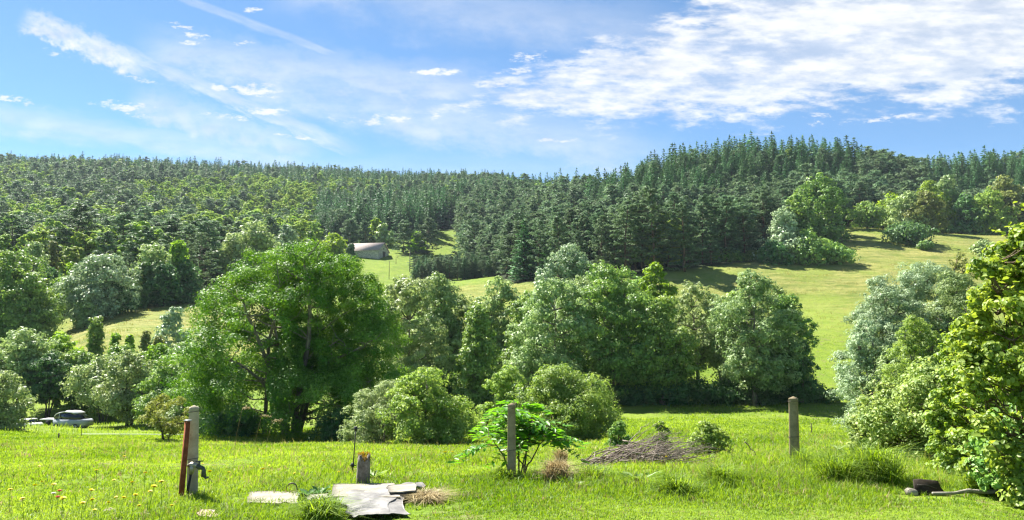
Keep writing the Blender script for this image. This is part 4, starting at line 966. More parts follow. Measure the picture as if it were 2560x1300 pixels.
rp = [(-VL / 2 + .02, 1.12), (-VL / 2 + .08, 1.40), (-VL / 2 + .35, 1.66), (-VL / 2 + .8, 1.82), (-.2, 1.90), (.6, 1.86), (1.15, 1.70), (1.9, 1.12)]
q = MB(); q.add(*extrude(rp, -.84, .84)); q.build('window', GLASS, van)
ro = MB(); top = [(x_, z_ + .03) for x_, z_ in rp[1:-1]]; ro.add(*extrude(top + [(x_, z_ + .11) for x_, z_ in top[::-1]], -.87, .87)); rv = ro.build('roof', ROOFW, van)
q = MB(); q.box((-.3, 0, 2.03), (.5, .5, .09), 0, .8); q.build('roof_vent', ROOFW, rv)
q = MB(); q.add(*extrude([(-VL / 2 + .62, 1.12), (-VL / 2 + .7, 1.75), (-VL / 2 + .78, 1.78), (-VL / 2 + .72, 1.12)], -.86, -.845)); q.build('window_pillar', PAINT, van)
for x_ in (-1.1, 1.35):
    for y_ in (-.86, .86):
        q = MB(); q.tube([(x_, y_ - .1, .33), (x_, y_ + .1, .33)], .33, 16); wh_ = q.build('wheel', RUBBER, van)
        q = MB(); q.tube([(x_, y_ - .115, .33), (x_, y_ + .115, .33)], .19, 12); q.build('rim', GALV, wh_)
q = MB(); q.box((-VL / 2 - .05, -.7, .95), (.06, .2, .3)); q.build('tail_light', plain_mat("red_lamp", (.3, .02, .02), (.4, .04, .03), 4, .3), van)
cp_ = on(84, 78); car = thing('parked_car', "low white car with dark rear window sunk in long grass near the left edge", 'car', cp_ + [0, 0, -.35], radians(-25))
q = MB(); q.add(*extrude([(-1.2, .3), (-1.22, .72), (-.7, .80), (.9, .80), (1.3, .62), (1.32, .3)], -.72, .72)); q.build('body', ROOFW, car)
q = MB(); q.add(*extrude([(-.95, .80), (-.55, 1.10), (.25, 1.12), (.75, .80)], -.64, .64)); q.build('window', GLASS, car)
q = MB(); q.add(*extrude([(-.6, 1.09), (-.5, 1.16), (.2, 1.18), (.32, 1.10)], -.66, .66)); q.build('roof', ROOFW, car)
for x_ in (-.8, .85):
    for y_ in (-.68, .68):
        q = MB(); q.tube([(x_, y_ - .08, .28), (x_, y_ + .08, .28)], .28, 14); q.build('wheel', RUBBER, car)
tp = on(146, 76); trl = thing('flat_trailer', "low white flat-bed trailer lying in the grass in front of the van", 'trailer', tp, radians(-6))
q = MB(); q.box((0, 0, .62), (2.3, 1.2, .10)); q.build('bed', ROOFW, trl)
q = MB(); q.tube([(1.1, 0, .6), (2.0, 0, .42)], .05, 6); q.build('drawbar', GALV, trl)
for y_ in (-.66, .66):
    q = MB(); q.tube([(-.2, y_ - .06, .28), (-.2, y_ + .06, .28)], .28, 14); q.build('wheel', RUBBER, trl)

# ------------------------------------------------------------------ concrete posts and the things beside them
def aged(name, c1, c2, c3, sc):                # weathered stone, metal and timber: two tones and stains
    m_, t_, out_ = newmat(name); o_ = coords(); n1 = noise(o_, sc, 6, .7); n2 = noise(o_, sc * 9, 5, .7); n3 = noise(o_, sc * .5, 3, .6)
    col = mixc(n1.step(.35, .65), c1, c2); col = mixc((n2.step(.55, .72) * n3.step(.4, .6)), col, c3)
    b_ = principled(col, .9, 0, .2, bump(n2 * .6 + n1 * .4, .55, .01)); t_.links.new(b_.outputs[0], out_.inputs[0]); return m_
CONC = aged("aged_concrete", (0.30, 0.265, 0.185), (0.43, 0.385, 0.28), (0.16, 0.14, 0.09), 6)
CONC_B = aged("lichen_concrete", (0.20, 0.16, 0.095), (0.32, 0.255, 0.155), (0.10, 0.085, 0.05), 7)
WIRE = plain_mat("dark_wire", (0.05, 0.045, 0.04), (0.10, 0.085, 0.07), 20, .6, .6)
def cpost(label, px, yb, yt, wpx, rz, mat, lean=(0, 0), bands=(.93, .42)):
    g_ = G(px, yb); h = zpix(px, yt, g_[1]) - g_[2]; w_ = wpx / F * g_[1]
    t_ = thing('concrete_post', label, 'post', g_, rz, 'concrete fence posts')
    t_.rotation_euler = (lean[1], lean[0], rz)
    bm_ = MB(); hw = w_ / 2 * .82
    secs = [(-.3, hw * 1.10), (0, hw * 1.08), (h * .5, hw * 1.02), (h * .86, hw * .95), (h * .955, hw * .93), (h * .962, hw * .97), (h * .975, hw * .93), (h, hw * .10)]
    V = []; ch = .16
    for z_, r_ in secs:
        for sx, sy in ((-1, -1), (1, -1), (1, 1), (-1, 1)):
            a_, b_ = (sx * r_, sy * r_ * (1 - ch)), (sx * r_ * (1 - ch), sy * r_)
            V += [(*q__, z_) for q__ in ((a_, b_) if sx * sy < 0 else (b_, a_))[::1]]
    V = np.array(V); n = 8
    for s_ in range(len(secs)):                                        # order each ring by angle
        R_ = V[s_ * n:(s_ + 1) * n]; V[s_ * n:(s_ + 1) * n] = R_[np.argsort(np.arctan2(R_[:, 1], R_[:, 0]))]
    i_ = np.arange(len(secs) - 1)[:, None] * n; j_ = np.arange(n)[None]; k_ = (j_ + 1) % n
    bm_.add(V, [np.stack([i_ + j_, i_ + k_, i_ + n + k_, i_ + n + j_], -1).reshape(-1, 4), np.arange((len(secs) - 1) * n, len(secs) * n)[None]])
    bm_.build('shaft', mat, t_)
    for f_ in bands:
        z_ = h * f_; r_ = hw * 1.07; q_ = MB(); q_.tube([(-r_, -r_, z_), (r_, -r_, z_ + .012), (r_, r_, z_), (-r_, r_, z_ - .008), (-r_, -r_, z_)], .0035, 5); q_.build('wire', WIRE, t_)
    return g_, h
gl, hl = cpost("pale square concrete post with pyramid top beside the rusty iron bar", 480, 1244, 1013, 29, radians(24), CONC, lean=(radians(-1.2), 0))
gm, hm = cpost("brownish concrete post standing in front of the leafy sapling", 1279, 1212, 1007, 22, radians(-8), CONC_B)
gr_, hr = cpost("brown concrete post standing alone before the shaded stream meadow", 1987, 1166, 991, 25, radians(-30), CONC_B, lean=(radians(1.0), 0))
RUST = aged("rusty_iron", (0.16, 0.045, 0.018), (0.26, 0.085, 0.032), (0.09, 0.03, 0.015), 9)
g_ = G(452, 1254); tpz = zpix(469, 1052, g_[1] + .12); t_ = thing('iron_bar', "rusty brown iron bar leaning against the pale concrete post", 'bar', g_)
topv = at(469, 1052, g_[1] + .12) - g_; q = MB(); q.tube([(-.01, 0, -.2), topv * .45, topv], [.036, .035, .034], 4); q.build('bar', RUST, t_)
q = MB(); q.box(topv + [0, 0, .004], (.075, .06, .012)); q.build('cap', GALV, t_)
BRASS = plain_mat("weathered_brass", (0.30, 0.27, 0.20), (0.48, 0.44, 0.36), 25, .45, .7)
GREENT = plain_mat("dark_tap_body", (0.06, 0.07, 0.05), (0.12, 0.12, 0.09), 20, .5, .3)
g_ = G(466, 1250) - [0, .02, 0]; tap = thing('water_tap', "garden water tap on a short dark pipe in front of the pale concrete post", 'tap', g_)
e_ = at(477, 1183, g_[1]) - g_; q = MB(); q.tube([(0, 0, -.2), e_ * .5, e_], .017, 8); q.build('pipe', RUBBER, tap)
f2 = at(480, 1163, g_[1]) - g_; q = MB(); q.tube([e_ - [0, 0, .01], (e_ + f2) / 2 + [.004, 0, 0], f2], [.026, .034, .034], 10); q.tube([f2 + [-.05, .0, -.01], f2 + [.0, 0, .006], f2 + [.06, 0, -.004]], [.022, .034, .026], 10); q.build('elbow', BRASS, tap, smooth=True)
f3 = at(498, 1168, g_[1]) - g_; q = MB(); q.tube([f2 + [.04, 0, 0], f3, f3 + [.045, 0, -.01]], [.02, .03, .022], 10); q.tube([f3 + [.04, 0, 0], f3 + [.055, 0, -.03], f3 + [.058, 0, -.11]], [.022, .024, .03], 10); q.build('tap_body', GREENT, tap, smooth=True)
q = MB(); q.tube([f3 + [.055, 0, -.10], f3 + [.085, 0, -.125], f3 + [.115, 0, -.115]], [.018, .015, .012], 8); q.build('spout', GREENT, tap)
q = MB(); q.tube([f3 + [0, 0, .02], f3 + [0, 0, .062]], .012, 8); q.tube([f3 + [-.045, 0, .066], f3 + [.045, 0, .072]], .008, 6); q.build('handle', GREENT, tap)
# thin electric fence stake
g_ = G(881, 1190); h = zpix(886, 1068, g_[1]) - g_[2]; st_ = thing('fence_stake', "thin black electric-fence stake with insulators left of the mossy stump", 'stake', g_)
BLK = plain_mat("black_plastic", (0.012, 0.012, 0.013), (0.03, 0.03, 0.03), 12, .5)
q = MB(); q.tube([(-.01, 0, -.2), (.035, 0, h)], .0085, 6); q.build('rod', BLK, st_)
for f_ in (.97, .22):
    q = MB(); q.tube([(-.01 + .045 * f_, 0, h * f_ - .03), (-.01 + .045 * f_, 0, h * f_ + .03)], [.022, .026], 8); q.tube([(-.05 + .045 * f_, 0, h * f_), (.04 + .045 * f_, -.02, h * f_)], .009, 6); q.build('insulator', BLK, st_)
# mossy stump post
STUMPM = aged("grey_weathered_wood", (0.10, 0.085, 0.065), (0.26, 0.23, 0.185), (0.045, 0.035, 0.025), 9)
MOSS = leaf_mat("moss_tuft", (0.20, 0.13, 0.01), (0.40, 0.28, 0.025), .25, hue=0, var=0)
g_ = G(908, 1224); h = zpix(908, 1142, g_[1]) - g_[2]; w_ = 33 / F * g_[1] / 2; stp = thing('stump_post', "short weathered wooden stump post with yellow moss on its broken top", 'post', g_)
r_ = np.random.default_rng(8); n = 20; V = []; zs_ = [-.15, 0, h * .3, h * .6, h * .85, h]
aa = np.arange(n) * 2 * pi / n; rad0 = 1 + r_.normal(0, .07, n)
for k_, z_ in enumerate(zs_):
    jag = (r_.uniform(-.05, .06, n) if k_ == len(zs_) - 1 else 0)
    rr_ = w_ * rad0 * (1.08 - .12 * z_ / h) * (1 + r_.normal(0, .02, n)); V.append(np.stack([rr_ * np.cos(aa) + .02 * max(z_, 0), rr_ * np.sin(aa), np.full(n, z_) + jag], 1))
V.append(np.array([[.02 * h, 0, h - .05]])); V = np.concatenate(V); i_ = np.arange(len(zs_) - 1)[:, None] * n; j_ = np.arange(n)[None]; k_ = (j_ + 1) % n; l0 = (len(zs_) - 1) * n
q = MB(); q.add(V, [np.stack([i_ + j_, i_ + k_, i_ + n + k_, i_ + n + j_], -1).reshape(-1, 4), np.stack([l0 + np.arange(n), l0 + (np.arange(n) + 1) % n, np.full(n, len(V) - 1)], 1)]); q.build('shaft', STUMPM, stp)
q = MB(); k_ = 420; aa = r_.uniform(0, 2 * pi, k_); rr_ = w_ * np.sqrt(r_.random(k_)) * 1.0
P = np.stack([rr_ * np.cos(aa) + .02 * h, rr_ * np.sin(aa), h + r_.uniform(-.05, .05, k_) * (1 - .3 * rr_ / w_) + .015 - .03 * (aa > 4.5)], 1); leaves(q, P, rdir(r_, k_, .8), rdir(r_, k_, .6), r_.uniform(.014, .04, k_), .011, r_.random(k_)); q.build('moss', MOSS, stp)

# ------------------------------------------------------------------ slabs, sheets and scraps at the front
SLAB = aged("pale_slab", (0.20, 0.18, 0.14), (0.30, 0.275, 0.225), (0.12, 0.11, 0.08), 5)
def slab(name, label, cat, corners, thick, mat, lift=0.0, sub=14, wr=0.004, seed=0, drape=0.0, edge=0.0):
    """a sheet or slab lying on the ground between four photo-plane corners"""
    r_ = np.random.default_rng(seed); C = [G(*c_) for c_ in corners]; o_ = sum(C) / 4
    a_ = np.linspace(0, 1, sub + 1); U, W = np.meshgrid(a_, a_, indexing='ij')
    P = ((1 - U) * (1 - W))[..., None] * C[0] + (U * (1 - W))[..., None] * C[1] + (U * W)[..., None] * C[2] + ((1 - U) * W)[..., None] * C[3]
    if edge:
        P[..., 0] += edge * fbm(U * 3, W * 3, seed + 5, 3, 2.0); P[..., 1] += edge * fbm(U * 3, W * 3, seed + 6, 3, 2.0)
    x_, y_ = P[..., 0], P[..., 1]
    if drape == 0: P[..., 2] = C[0][2] * (1 - U) * (1 - W) + C[1][2] * U * (1 - W) + C[2][2] * U * W + C[3][2] * (1 - U) * W + lift + wr * fbm(x_, y_, seed, 4, 9)
    else:
        hump = np.clip(1 - (2 * U - 1) ** 4, 0, 1) * np.clip(1.15 - ((W - .58) / .52) ** 2, 0, 1)
        P[..., 2] = ground(x_, y_) + lift + drape * hump + wr * (fbm(x_, y_, seed, 4, 7) + 1.2 * np.abs(fbm(x_ + y_ * .4, y_, seed + 1, 3, 5.0)))
    n = sub + 1; T = P.reshape(-1, 3) - o_; Bt = T - [0, 0, thick]; i_ = (np.arange(sub)[:, None] * n + np.arange(sub)[None]).ravel()
    Q = np.stack([i_, i_ + n, i_ + n + 1, i_ + 1], 1)
    ed = np.concatenate([np.arange(n) * n, (n - 1) * n + np.arange(1, n), (np.arange(n - 1)[::-1]) * n + n - 1, np.arange(1, n - 1)[::-1]]); e2 = np.roll(ed, -1)
    q_ = MB(); q_.add(np.concatenate([T, Bt]), [Q, Q[:, ::-1] + n * n, np.stack([ed, e2, e2 + n * n, ed + n * n], 1)])
    me_ = q_.mesh(name, mat); ob = link(name, me_, None, o_)
    if drape: me_.polygons.foreach_set('use_smooth', np.ones(len(me_.polygons), bool))
    return tag(ob, label, cat)
slab('stone_slab', "flat pale stone slab lying in the grass left of the crumpled sheet", 'slab', [(612, 1266), (742, 1270), (748, 1236), (622, 1237)], .07, SLAB, .045, 10, .006, 1, edge=.02)
slab('stone_slab', "pale slab just visible under the crumpled sheet's far corner", 'slab', [(828, 1262), (1000, 1262), (985, 1226), (832, 1228)], .10, SLAB, .09, 8, .004, 2)
m, t, out = newmat("plastic_sheet"); o = coords(); n1 = noise(o, 3.0, 6, .6); n2 = noise(o, 25, 4, .6)
b = principled(mixc((n1 * .7 + n2 * .3).step(.38, .66), (0.135, 0.125, 0.112), (0.24, 0.225, 0.205)), .42, 0, .5, bump(n1 * .5 + n2 * .2, .5, .02)); t.links.new(b.outputs[0], out.inputs[0]); SHEET = m
slab('plastic_sheet', "crumpled grey-white plastic sheet spread over slabs in the foreground grass", 'sheet', [(870, 1306), (1022, 1296), (1052, 1216), (836, 1252)], .006, SHEET, .05, 56, .014, 3, drape=.035, edge=.09)
slab('plywood_piece', "pale thin board lying on the sheet's right side over a dark gap", 'board', [(975, 1256), (1038, 1252), (1040, 1232), (968, 1238)], .014, SLAB, .115, 6, .004, 4, edge=.02)
slab('stone_slab', "small broken slab piece between the two pale slabs", 'slab', [(768, 1262), (815, 1256), (818, 1244), (772, 1246)], .06, SLAB, .05, 6, .008, 5, edge=.03)
slab('stone_slab', "pinkish broken slab piece at the bottom edge left of the sheet", 'slab', [(490, 1302), (540, 1302), (540, 1286), (498, 1285)], .05, aged("pinkish_stone", (.42, .30, .22), (.52, .40, .31), (.3, .22, .16), 7), .05, 6, .008, 6, edge=.02)
def ring(label, px, yb, yt, w, rz):
    g0 = G(px, yb); h_ = zpix(px, yt, g0[1]) - g0[2]; r0 = w / F * g0[1] / 2; t0 = thing('wire_loop', label, 'loop', g0, rz)
    an = np.linspace(-.15, pi + .15, 22); q0 = MB(); q0.tube(np.stack([r0 * np.cos(an), 0 * an, (h_ - r0) + r0 * np.sin(an)], 1), .008, 6); q0.tube([(r0, 0, h_ - r0), (r0 * .98, 0, -.05)], .008, 6); q0.tube([(-r0, 0, h_ - r0), (-r0 * .98, 0, -.05)], .008, 6); q0.build('loop', WIRE, t0)
ring("dark wire loop standing behind the flat pale slab", 729, 1238, 1208, 25, .1)
ring("lower dark wire loop in front of the flat pale slab", 712, 1272, 1255, 25, -.1)
# right: dark plate, stone, branch
g_ = G(2322, 1237); h = zpix(2322, 1199, g_[1]) - g_[2]; w_ = 72 / F * g_[1]; pt = thing('metal_plate', "dark brown rusted metal plate propped upright in the grass on the right", 'plate', g_, radians(6))
PLATE = aged("dark_rusted_plate", (0.028, 0.022, 0.017), (0.055, 0.042, 0.030), (0.09, 0.06, 0.035), 6)
P = [(-w_ / 2, -.05), (-w_ / 2 + .02, h * .96), (-w_ * .2, h), (w_ * .3, h * .9), (w_ * .42, h * .86), (w_ * .47, h * .45), (w_ * .56, h * .2), (w_ * .56, -.05)]
q = MB(); V, Fc = extrude(P, -.012, .012); V[:, 1] += V[:, 2] * .25; q.add(V, Fc); q.build('sheet', PLATE, pt)
q = MB(); q.tube([(-w_ * .45, -.03, h * .72), (0, -.02 + .1 * h, h * .62), (w_ * .25, -.02, h * .42)], .006, 5); q.build('bent_strip', WIRE, pt)
def rock(label, px, y, w, h_, seed, mat):
    r0 = np.random.default_rng(seed); g0 = G(px, y); R0 = w / 2 / F * g0[1]; hh = h_ / F * g0[1]
    import bmesh
    bm = bmesh.new(); bmesh.ops.create_icosphere(bm, subdivisions=3, radius=1.0); me = bpy.data.meshes.new('rock')
    for v_ in bm.verts:
        c_ = v_.co; k0 = 1 + .16 * float(fbm(np.array([c_.x * 2 + c_.z]), np.array([c_.y * 2 - c_.z]), seed, 3, 1.4)[0]); v_.co = (c_.x * R0 * k0, c_.y * R0 * .8 * k0, c_.z * hh * .62 * k0 + hh * .3)
    bm.to_mesh(me); bm.free(); me.materials.append(mat); ob = link('rock', me, None, g0); return tag(ob, label, 'rock')
ROCKM = aged("grey_fieldstone", (0.17, 0.155, 0.12), (0.29, 0.265, 0.22), (0.10, 0.095, 0.07), 8)
rock("grey stone leaning against the left end of the dark plate", 2280, 1238, 32, 18, 3, ROCKM)
rock("small pale stone among the scraps right of the flat slab", 790, 1240, 26, 12, 5, SLAB)
rock("reddish stone in the flowery grass at the lower left", 275, 1284, 34, 14, 6, aged("pink_stone", (.36, .28, .22), (.48, .38, .3), (.25, .2, .15), 6))
g0 = G(2330, 1246); q = MB(); P = [G(2332, 1240) + [0, 0, .03], G(2385, 1240) + [0, 0, .03], G(2420, 1238) + [0, 0, .05], G(2465, 1242) + [0, 0, .05], G(2500, 1242) + [0, 0, .06], G(2545, 1250) + [0, 0, .03]]
q.tube(np.array(P) - g0, [.016, .018, .026, .024, .028, .014], 8); q.tube(np.array([P[4], P[4] + [.02, .02, .12]]) - g0, [.026, .018], 7); lg = thing('fallen_branch', "pale barkless branch lying along the grass right of the dark plate", 'branch', g0); q.build('stick', aged("pale_bare_wood", (0.26, 0.235, 0.19), (0.38, 0.35, 0.29), (.16, .14, .10), 8), lg)

# ------------------------------------------------------------------ hazel thicket at the right, sapling, brush pile
def near_shrub(label, name, px, ytop, wpx, Y, mat, n, leaf, nl, shape='dome', seed=0, **kw):
    rng = np.random.default_rng(seed + 900); pos = on(px, Y); H = zpix(px, ytop, Y) - pos[2]; R = wpx / 2 / F * Y
    t = thing(name, label, 'shrub', pos, 0.0)
    cr, tk = broadleaf(rng, H, R, base=kw.pop('base', 0.0), n=n, leaf=leaf, nl=nl, shape=shape, stems=kw.pop('stems', 7), spread=.2, clump=kw.pop('clump', .48), lobe=kw.pop('lobe', (.26, .42)), per=kw.pop('per', 16),
                       trunk_r=kw.pop('trunk_r', .045), up=.3, lw=kw.pop('lw', .74), twigs=5, six=True, **kw)
    return t, cr, tk, pos, H, R
def shoot(cr, tk, rng, a, b, pos, leaf, n, r=.007, droop=.05, lw=.78):
    a, b = np.asarray(a) - pos, np.asarray(b) - pos; P = limb(tk, rng, a, b, r, r * .3, -droop, 8, 5)
    f = np.linspace(.25, 1.0, n); idx = f * 7; i0 = np.minimum(idx.astype(int), 6); tt = (idx - i0)[:, None]; C = P[i0] * (1 - tt) + P[i0 + 1] * tt
    ax = unit(b - a); sd = unit(np.cross(ax, [0, 0, 1.0])); sg = np.where(np.arange(n) % 2 == 0, 1, -1)[:, None]
    A = ax * .5 + sd * sg * .9 + rng.normal(0, .3, (n, 3)) - [0, 0, .15]; Ls = leaf * rng.uniform(.65, 1.2, n) * (1 - .35 * f ** 3)
    leaves(cr, C + unit(A) * Ls[:, None] * .55, np.array([0, 0, 1.0]) + rng.normal(0, .45, (n, 3)), A, Ls, Ls * lw, np.clip(rng.normal(.72, .2, n), 0, 1), .14, 0, True)
t, cr, tk, pos, H, R = near_shrub("tall leafy hazel with big bright leaves, rising at the right picture edge", 'hazel_shrub', 2585, 560, 400, 8.6, L_HAZEL, 38000, .056, 105, 'dome', 1, lobe=(.14, .27), per=11, clump=.55)
r_ = np.random.default_rng(4)
for (px, py) in ((2545, 505), (2512, 545), (2478, 570), (2530, 610), (2455, 655), (2440, 720), (2410, 770), (2395, 840), (2470, 690), (2425, 900), (2500, 640), (2560, 560), (2380, 880), (2370, 960), (2400, 1010)):
    b_ = at(px, py, 8.3 + r_.uniform(-.5, .5)); a_ = at(px + 130, py + r_.uniform(150, 230), 8.7); shoot(cr, tk, r_, a_, b_, pos, .098, 15)
cr.build('leaves', L_HAZEL, t); tk.build('stems', TWIG, t)
for a in (("dense hazel and bramble thicket in front of the willows, left of the tall hazel", 2335, 905, 400, 12.4, 38000, .050, 64, 2, L_BRAM), ("bramble mound at the thicket's left end beside the meadow", 2215, 955, 190, 13.4, 13000, .052, 36, 3, L_BRAM),
          ("leafy hazel shoulder between the bramble thicket and the tall hazel", 2450, 800, 260, 10.6, 30000, .054, 50, 4, L_HAZEL), ("low bramble skirt under the tall hazel with darker leaves", 2525, 1010, 230, 8.9, 11000, .056, 28, 5, L_GREEN)):
    t, cr, tk, pos, H, R = near_shrub(a[0], 'hazel_shrub' if 'hazel' in a[0] else 'bramble_shrub', a[1], a[2], a[3], a[4], None, a[5], a[6], int(a[7] * 1.5), 'dome', a[8], lobe=(.15, .28), per=11, clump=.6)
    r_ = np.random.default_rng(40 + a[8])
    for k_ in range(16):
        px = a[1] + r_.uniform(-.5, .45) * a[3]; py = a[2] + r_.uniform(-25, 120) + abs(px - a[1]) * .35; shoot(cr, tk, r_, at(px + r_.uniform(40, 110), py + r_.uniform(60, 130), a[4]), at(px, py, a[4] + r_.uniform(-.8, .3)), pos, a[6] * 1.1, 13)
    cr.build('leaves', a[9], t); tk.build('stems', TWIG, t)
# a few bare twigs leaning out of the thicket are part of its stems; the sapling with feathered leaves
g_ = G(1300, 1198); r_ = np.random.default_rng(12); sap = thing('sapling', "young walnut-like sapling with long feathered bright green leaves behind the middle post", 'sapling', g_)
st, lf_ = MB(), MB(); tips = []
for px, py in ((1262, 1040), (1312, 1022), (1285, 1012), (1345, 1050), (1372, 1078), (1225, 1062), (1325, 1075)):
    e_ = at(px, py, g_[1] + r_.uniform(-.25, .25)) - g_; a_ = np.array([r_.uniform(-.06, .1), r_.uniform(-.05, .05), -.05]); P = limb(st, r_, a_, e_, .016, .006, -.02, 8, 6); tips += [P[-1], P[-2], P[-3]]
def compound(o_, d_, Lr, nlf, ll):
    t_ = np.linspace(0, 1, 9)[:, None]; d_ = unit(np.asarray(d_, float)); P = o_ + d_ * Lr * t_ + np.array([0, 0, -1.0]) * Lr * .42 * t_ ** 2; st.tube(P, .0035, 4, .8, False)
    f = np.linspace(.22, .97, nlf); sd = unit(np.cross(d_, [0, 0, 1.0])); C = []; A = []; L_ = []
    for k_, f_ in enumerate(f):
        c_ = np.array([np.interp(f_, t_[:, 0], P[:, j_]) for j_ in range(3)]); tn = unit(d_ + np.array([0, 0, -.84 * f_]))
        for s_ in (-1, 1): a_ = unit(sd * s_ * .95 + tn * .55 + [0, 0, -.22] + r_.normal(0, .1, 3)); l_ = ll * (1.08 - .55 * abs(f_ - .5)) * r_.uniform(.85, 1.1); C.append(c_ + a_ * l_ * .5); A.append(a_); L_.append(l_)
    a_ = unit(d_ + [0, 0, -.84]); C.append(P[-1] + a_ * ll * .5); A.append(a_); L_.append(ll)
    n = len(C); L_ = np.array(L_); leaves(lf_, np.array(C), np.array([0, 0, 1.0]) + r_.normal(0, .22, (n, 3)), np.array(A), L_, L_ * .34, np.clip(r_.normal(.6, .22) + r_.normal(0, .1, n), 0, 1), .10, 0, True)
for k_ in range(78):
    o_ = tips[k_ % len(tips)] + r_.normal(0, .03, 3); az = k_ * 2.39996 + r_.uniform(-.3, .3); compound(o_, (cos(az) * 1.15, sin(az), r_.uniform(-.05, .6)), r_.uniform(.36, .62), int(r_.integers(6, 9)), r_.uniform(.14, .20))
lf_.build('leaves', L_SUM, sap); st.build('stems', TWIG, sap)
# brush pile
STICK = bark_mat("grey_dry_sticks", (0.13, 0.105, 0.085), (0.34, 0.285, 0.235), 14)
g_ = G(1620, 1158); r_ = np.random.default_rng(6); q = MB(); n = 200
for k_ in range(n):
    u_ = r_.uniform(-1, 1); hh = .29 * (1 - abs(u_ - .15) ** 1.6) * r_.random(); c_ = np.array([u_ * .62, r_.uniform(-.4, .5), hh + .04]); dd = unit(np.array([.85 + r_.normal(0, .25), r_.normal(.35, .4), .20 + r_.normal(0, .16)])); l_ = r_.uniform(.6, 1.35)
    a_, b_ = c_ - dd * l_ / 2, c_ + dd * l_ / 2; a_[2] = max(a_[2], -.03); limb(q, r_, a_, b_, r_.uniform(.004, .013), .003, r_.normal(0, .04), 5, 4)
pile = q.build('brush_pile', STICK, None, loc=g_); tag(pile, "long heap of grey cut twigs and branches lying on the meadow", 'brush pile', kind='stuff')
for px0, py0, px1, py1, lab in ((1512, 1160, 1528, 1098, "bare branch sticking up at the brush pile's left end"), (1560, 1140, 1622, 1058, "long thin branch leaning out over the brush pile's middle"), (1640, 1150, 1780, 1112, "pale branch reaching out of the brush pile's right end"), (1500, 1168, 1545, 1125, "short dark branch low at the brush pile's left foot"), (1862, 1105, 1895, 1150, "lone thin dead branch curving out of the grass right of the brush pile")):
    a_ = at(px0, py0, 16.2); b_ = at(px1, py1, 16.5); a_[2] = max(a_[2], gz(a_[0], a_[1])); q = MB(); r0 = np.random.default_rng(px0); P = limb(q, r0, 0 * a_, b_ - a_, .016, .005, -.05, 8, 5)
    for k_ in (3, 5): limb(q, r0, P[k_], P[k_] + (b_ - a_) * .3 + r0.normal(0, .1, 3), .006, .002, 0, 4, 4)
    ob = q.build('branch', STICK, None, loc=a_); tag(ob, lab, 'branch')

# ------------------------------------------------------------------ smaller plants on the meadow
t_ = on(422, 41); H = zpix(422, 985, 41) - t_[2]; r_ = np.random.default_rng(3)
tr0 = thing('larch_sapling', "yellowish young larch with feathery level branches before the ash", 'sapling', t_); cr, tk = broadleaf(r_, H, 72 / F * 41, base=.14, n=9000, leaf=.13, nl=30, per=12, shape='oval', stems=3, spread=.25, lobe=(.16, .30), lw=.26, up=.8, clump=.55); cr.build('crown', L_LARCH, tr0); tk.build('trunk', BARK_D, tr0)
def rosette(label, px, py, n, L0, mat, name='dock_plant', up=.8, lw=.3):
    g0 = G(px, py); r0 = np.random.default_rng(px); q0 = MB(); az = r0.uniform(0, 2 * pi, n); d = np.stack([np.cos(az), np.sin(az), r0.uniform(.2, 1.0, n) * up], 1); Ls = L0 * r0.uniform(.6, 1.15, n)
    leaves(q0, unit(d) * Ls[:, None] * .52, np.stack([-np.cos(az) * .6, -np.sin(az) * .6, np.ones(n)], 1) + r0.normal(0, .2, (n, 3)), d, Ls, Ls * lw, r0.uniform(.2, .9, n), .15, 0, True)
    ob = q0.build(name, mat, None, loc=g0); return tag(ob, label, 'plant')
rosette("broad-leaved dock plant in the grass below the brush pile", 1600, 1212, 22, .34, L_GREEN)
rosette("small dock plant at the middle post's right, under the straw tuft", 1425, 1222, 14, .25, L_GREEN)
rosette("leafy weed growing from the gap between the pale slabs", 765, 1246, 16, .16, L_DARK, 'weed', 1.2, .4)
rosette("dark weed standing between the slab and the sheet's left corner", 800, 1240, 16, .17, L_DARK, 'weed', 1.5, .4)
rosette("spiky weed in the tall grass right of the rightmost post", 2093, 1130, 26, .30, L_PALE, 'weed', 1.6, .16)
rosette("leafy plant at the mossy stump's right foot", 930, 1205, 26, .24, L_GREEN, 'weed', 2.0, .16)
for px, yt, yb, lab in ((1080, 1078, 1108, "dead flower spike standing before the left round shrub"), (998, 1082, 1108, "grey dead flower spike before the feathery shrub")):
    g0 = G(px, yb); h = zpix(px, yt, g0[1]) - g0[2]; q = MB(); r0 = np.random.default_rng(px); q.tube([(0, 0, -.1), (.02, 0, h)], [.012, .006], 5); P = np.stack([r0.normal(0, .03, 60), r0.normal(0, .03, 60), r0.uniform(.45, 1, 60) * h], 1); leaves(q, P, rdir(r0, 60), rdir(r0, 60, .5), .07, .03, r0.random(60)); tag(q.build('flower_spike', L_STRAW, None, loc=g0), lab, 'plant')
for px, yt, yb, Y, lab in ((159, 1083, 1106, 47, "short wooden stake in the meadow below the white trailer"), (102, 1108, 1124, 36, "tiny dark stake in the left meadow"), (41, 1106, 1118, 39, "tiny dark stake at the left meadow edge"), (2021, 1057, 1077, 40, "thin dark stake in the meadow right of the lone concrete post"), (964, 1076, 1106, 31.5, "thin green stake before the feathery shrub's right side")):
    g0 = on(px, Y); h = zpix(px, yt, Y) - g0[2]; q = MB(); q.tube([(0, 0, -.2), (0, 0, h)], .045 if Y > 44 else .025, 6); tag(q.build('wooden_stake', POLE, None, loc=g0), lab, 'stake')
g0 = G(2160, 1112); h = zpix(2160, 1082, g0[1]) - g0[2]; so = thing('garden_lamp', "small black stake lamp with flat head at the bramble mound's left foot", 'lamp', g0)
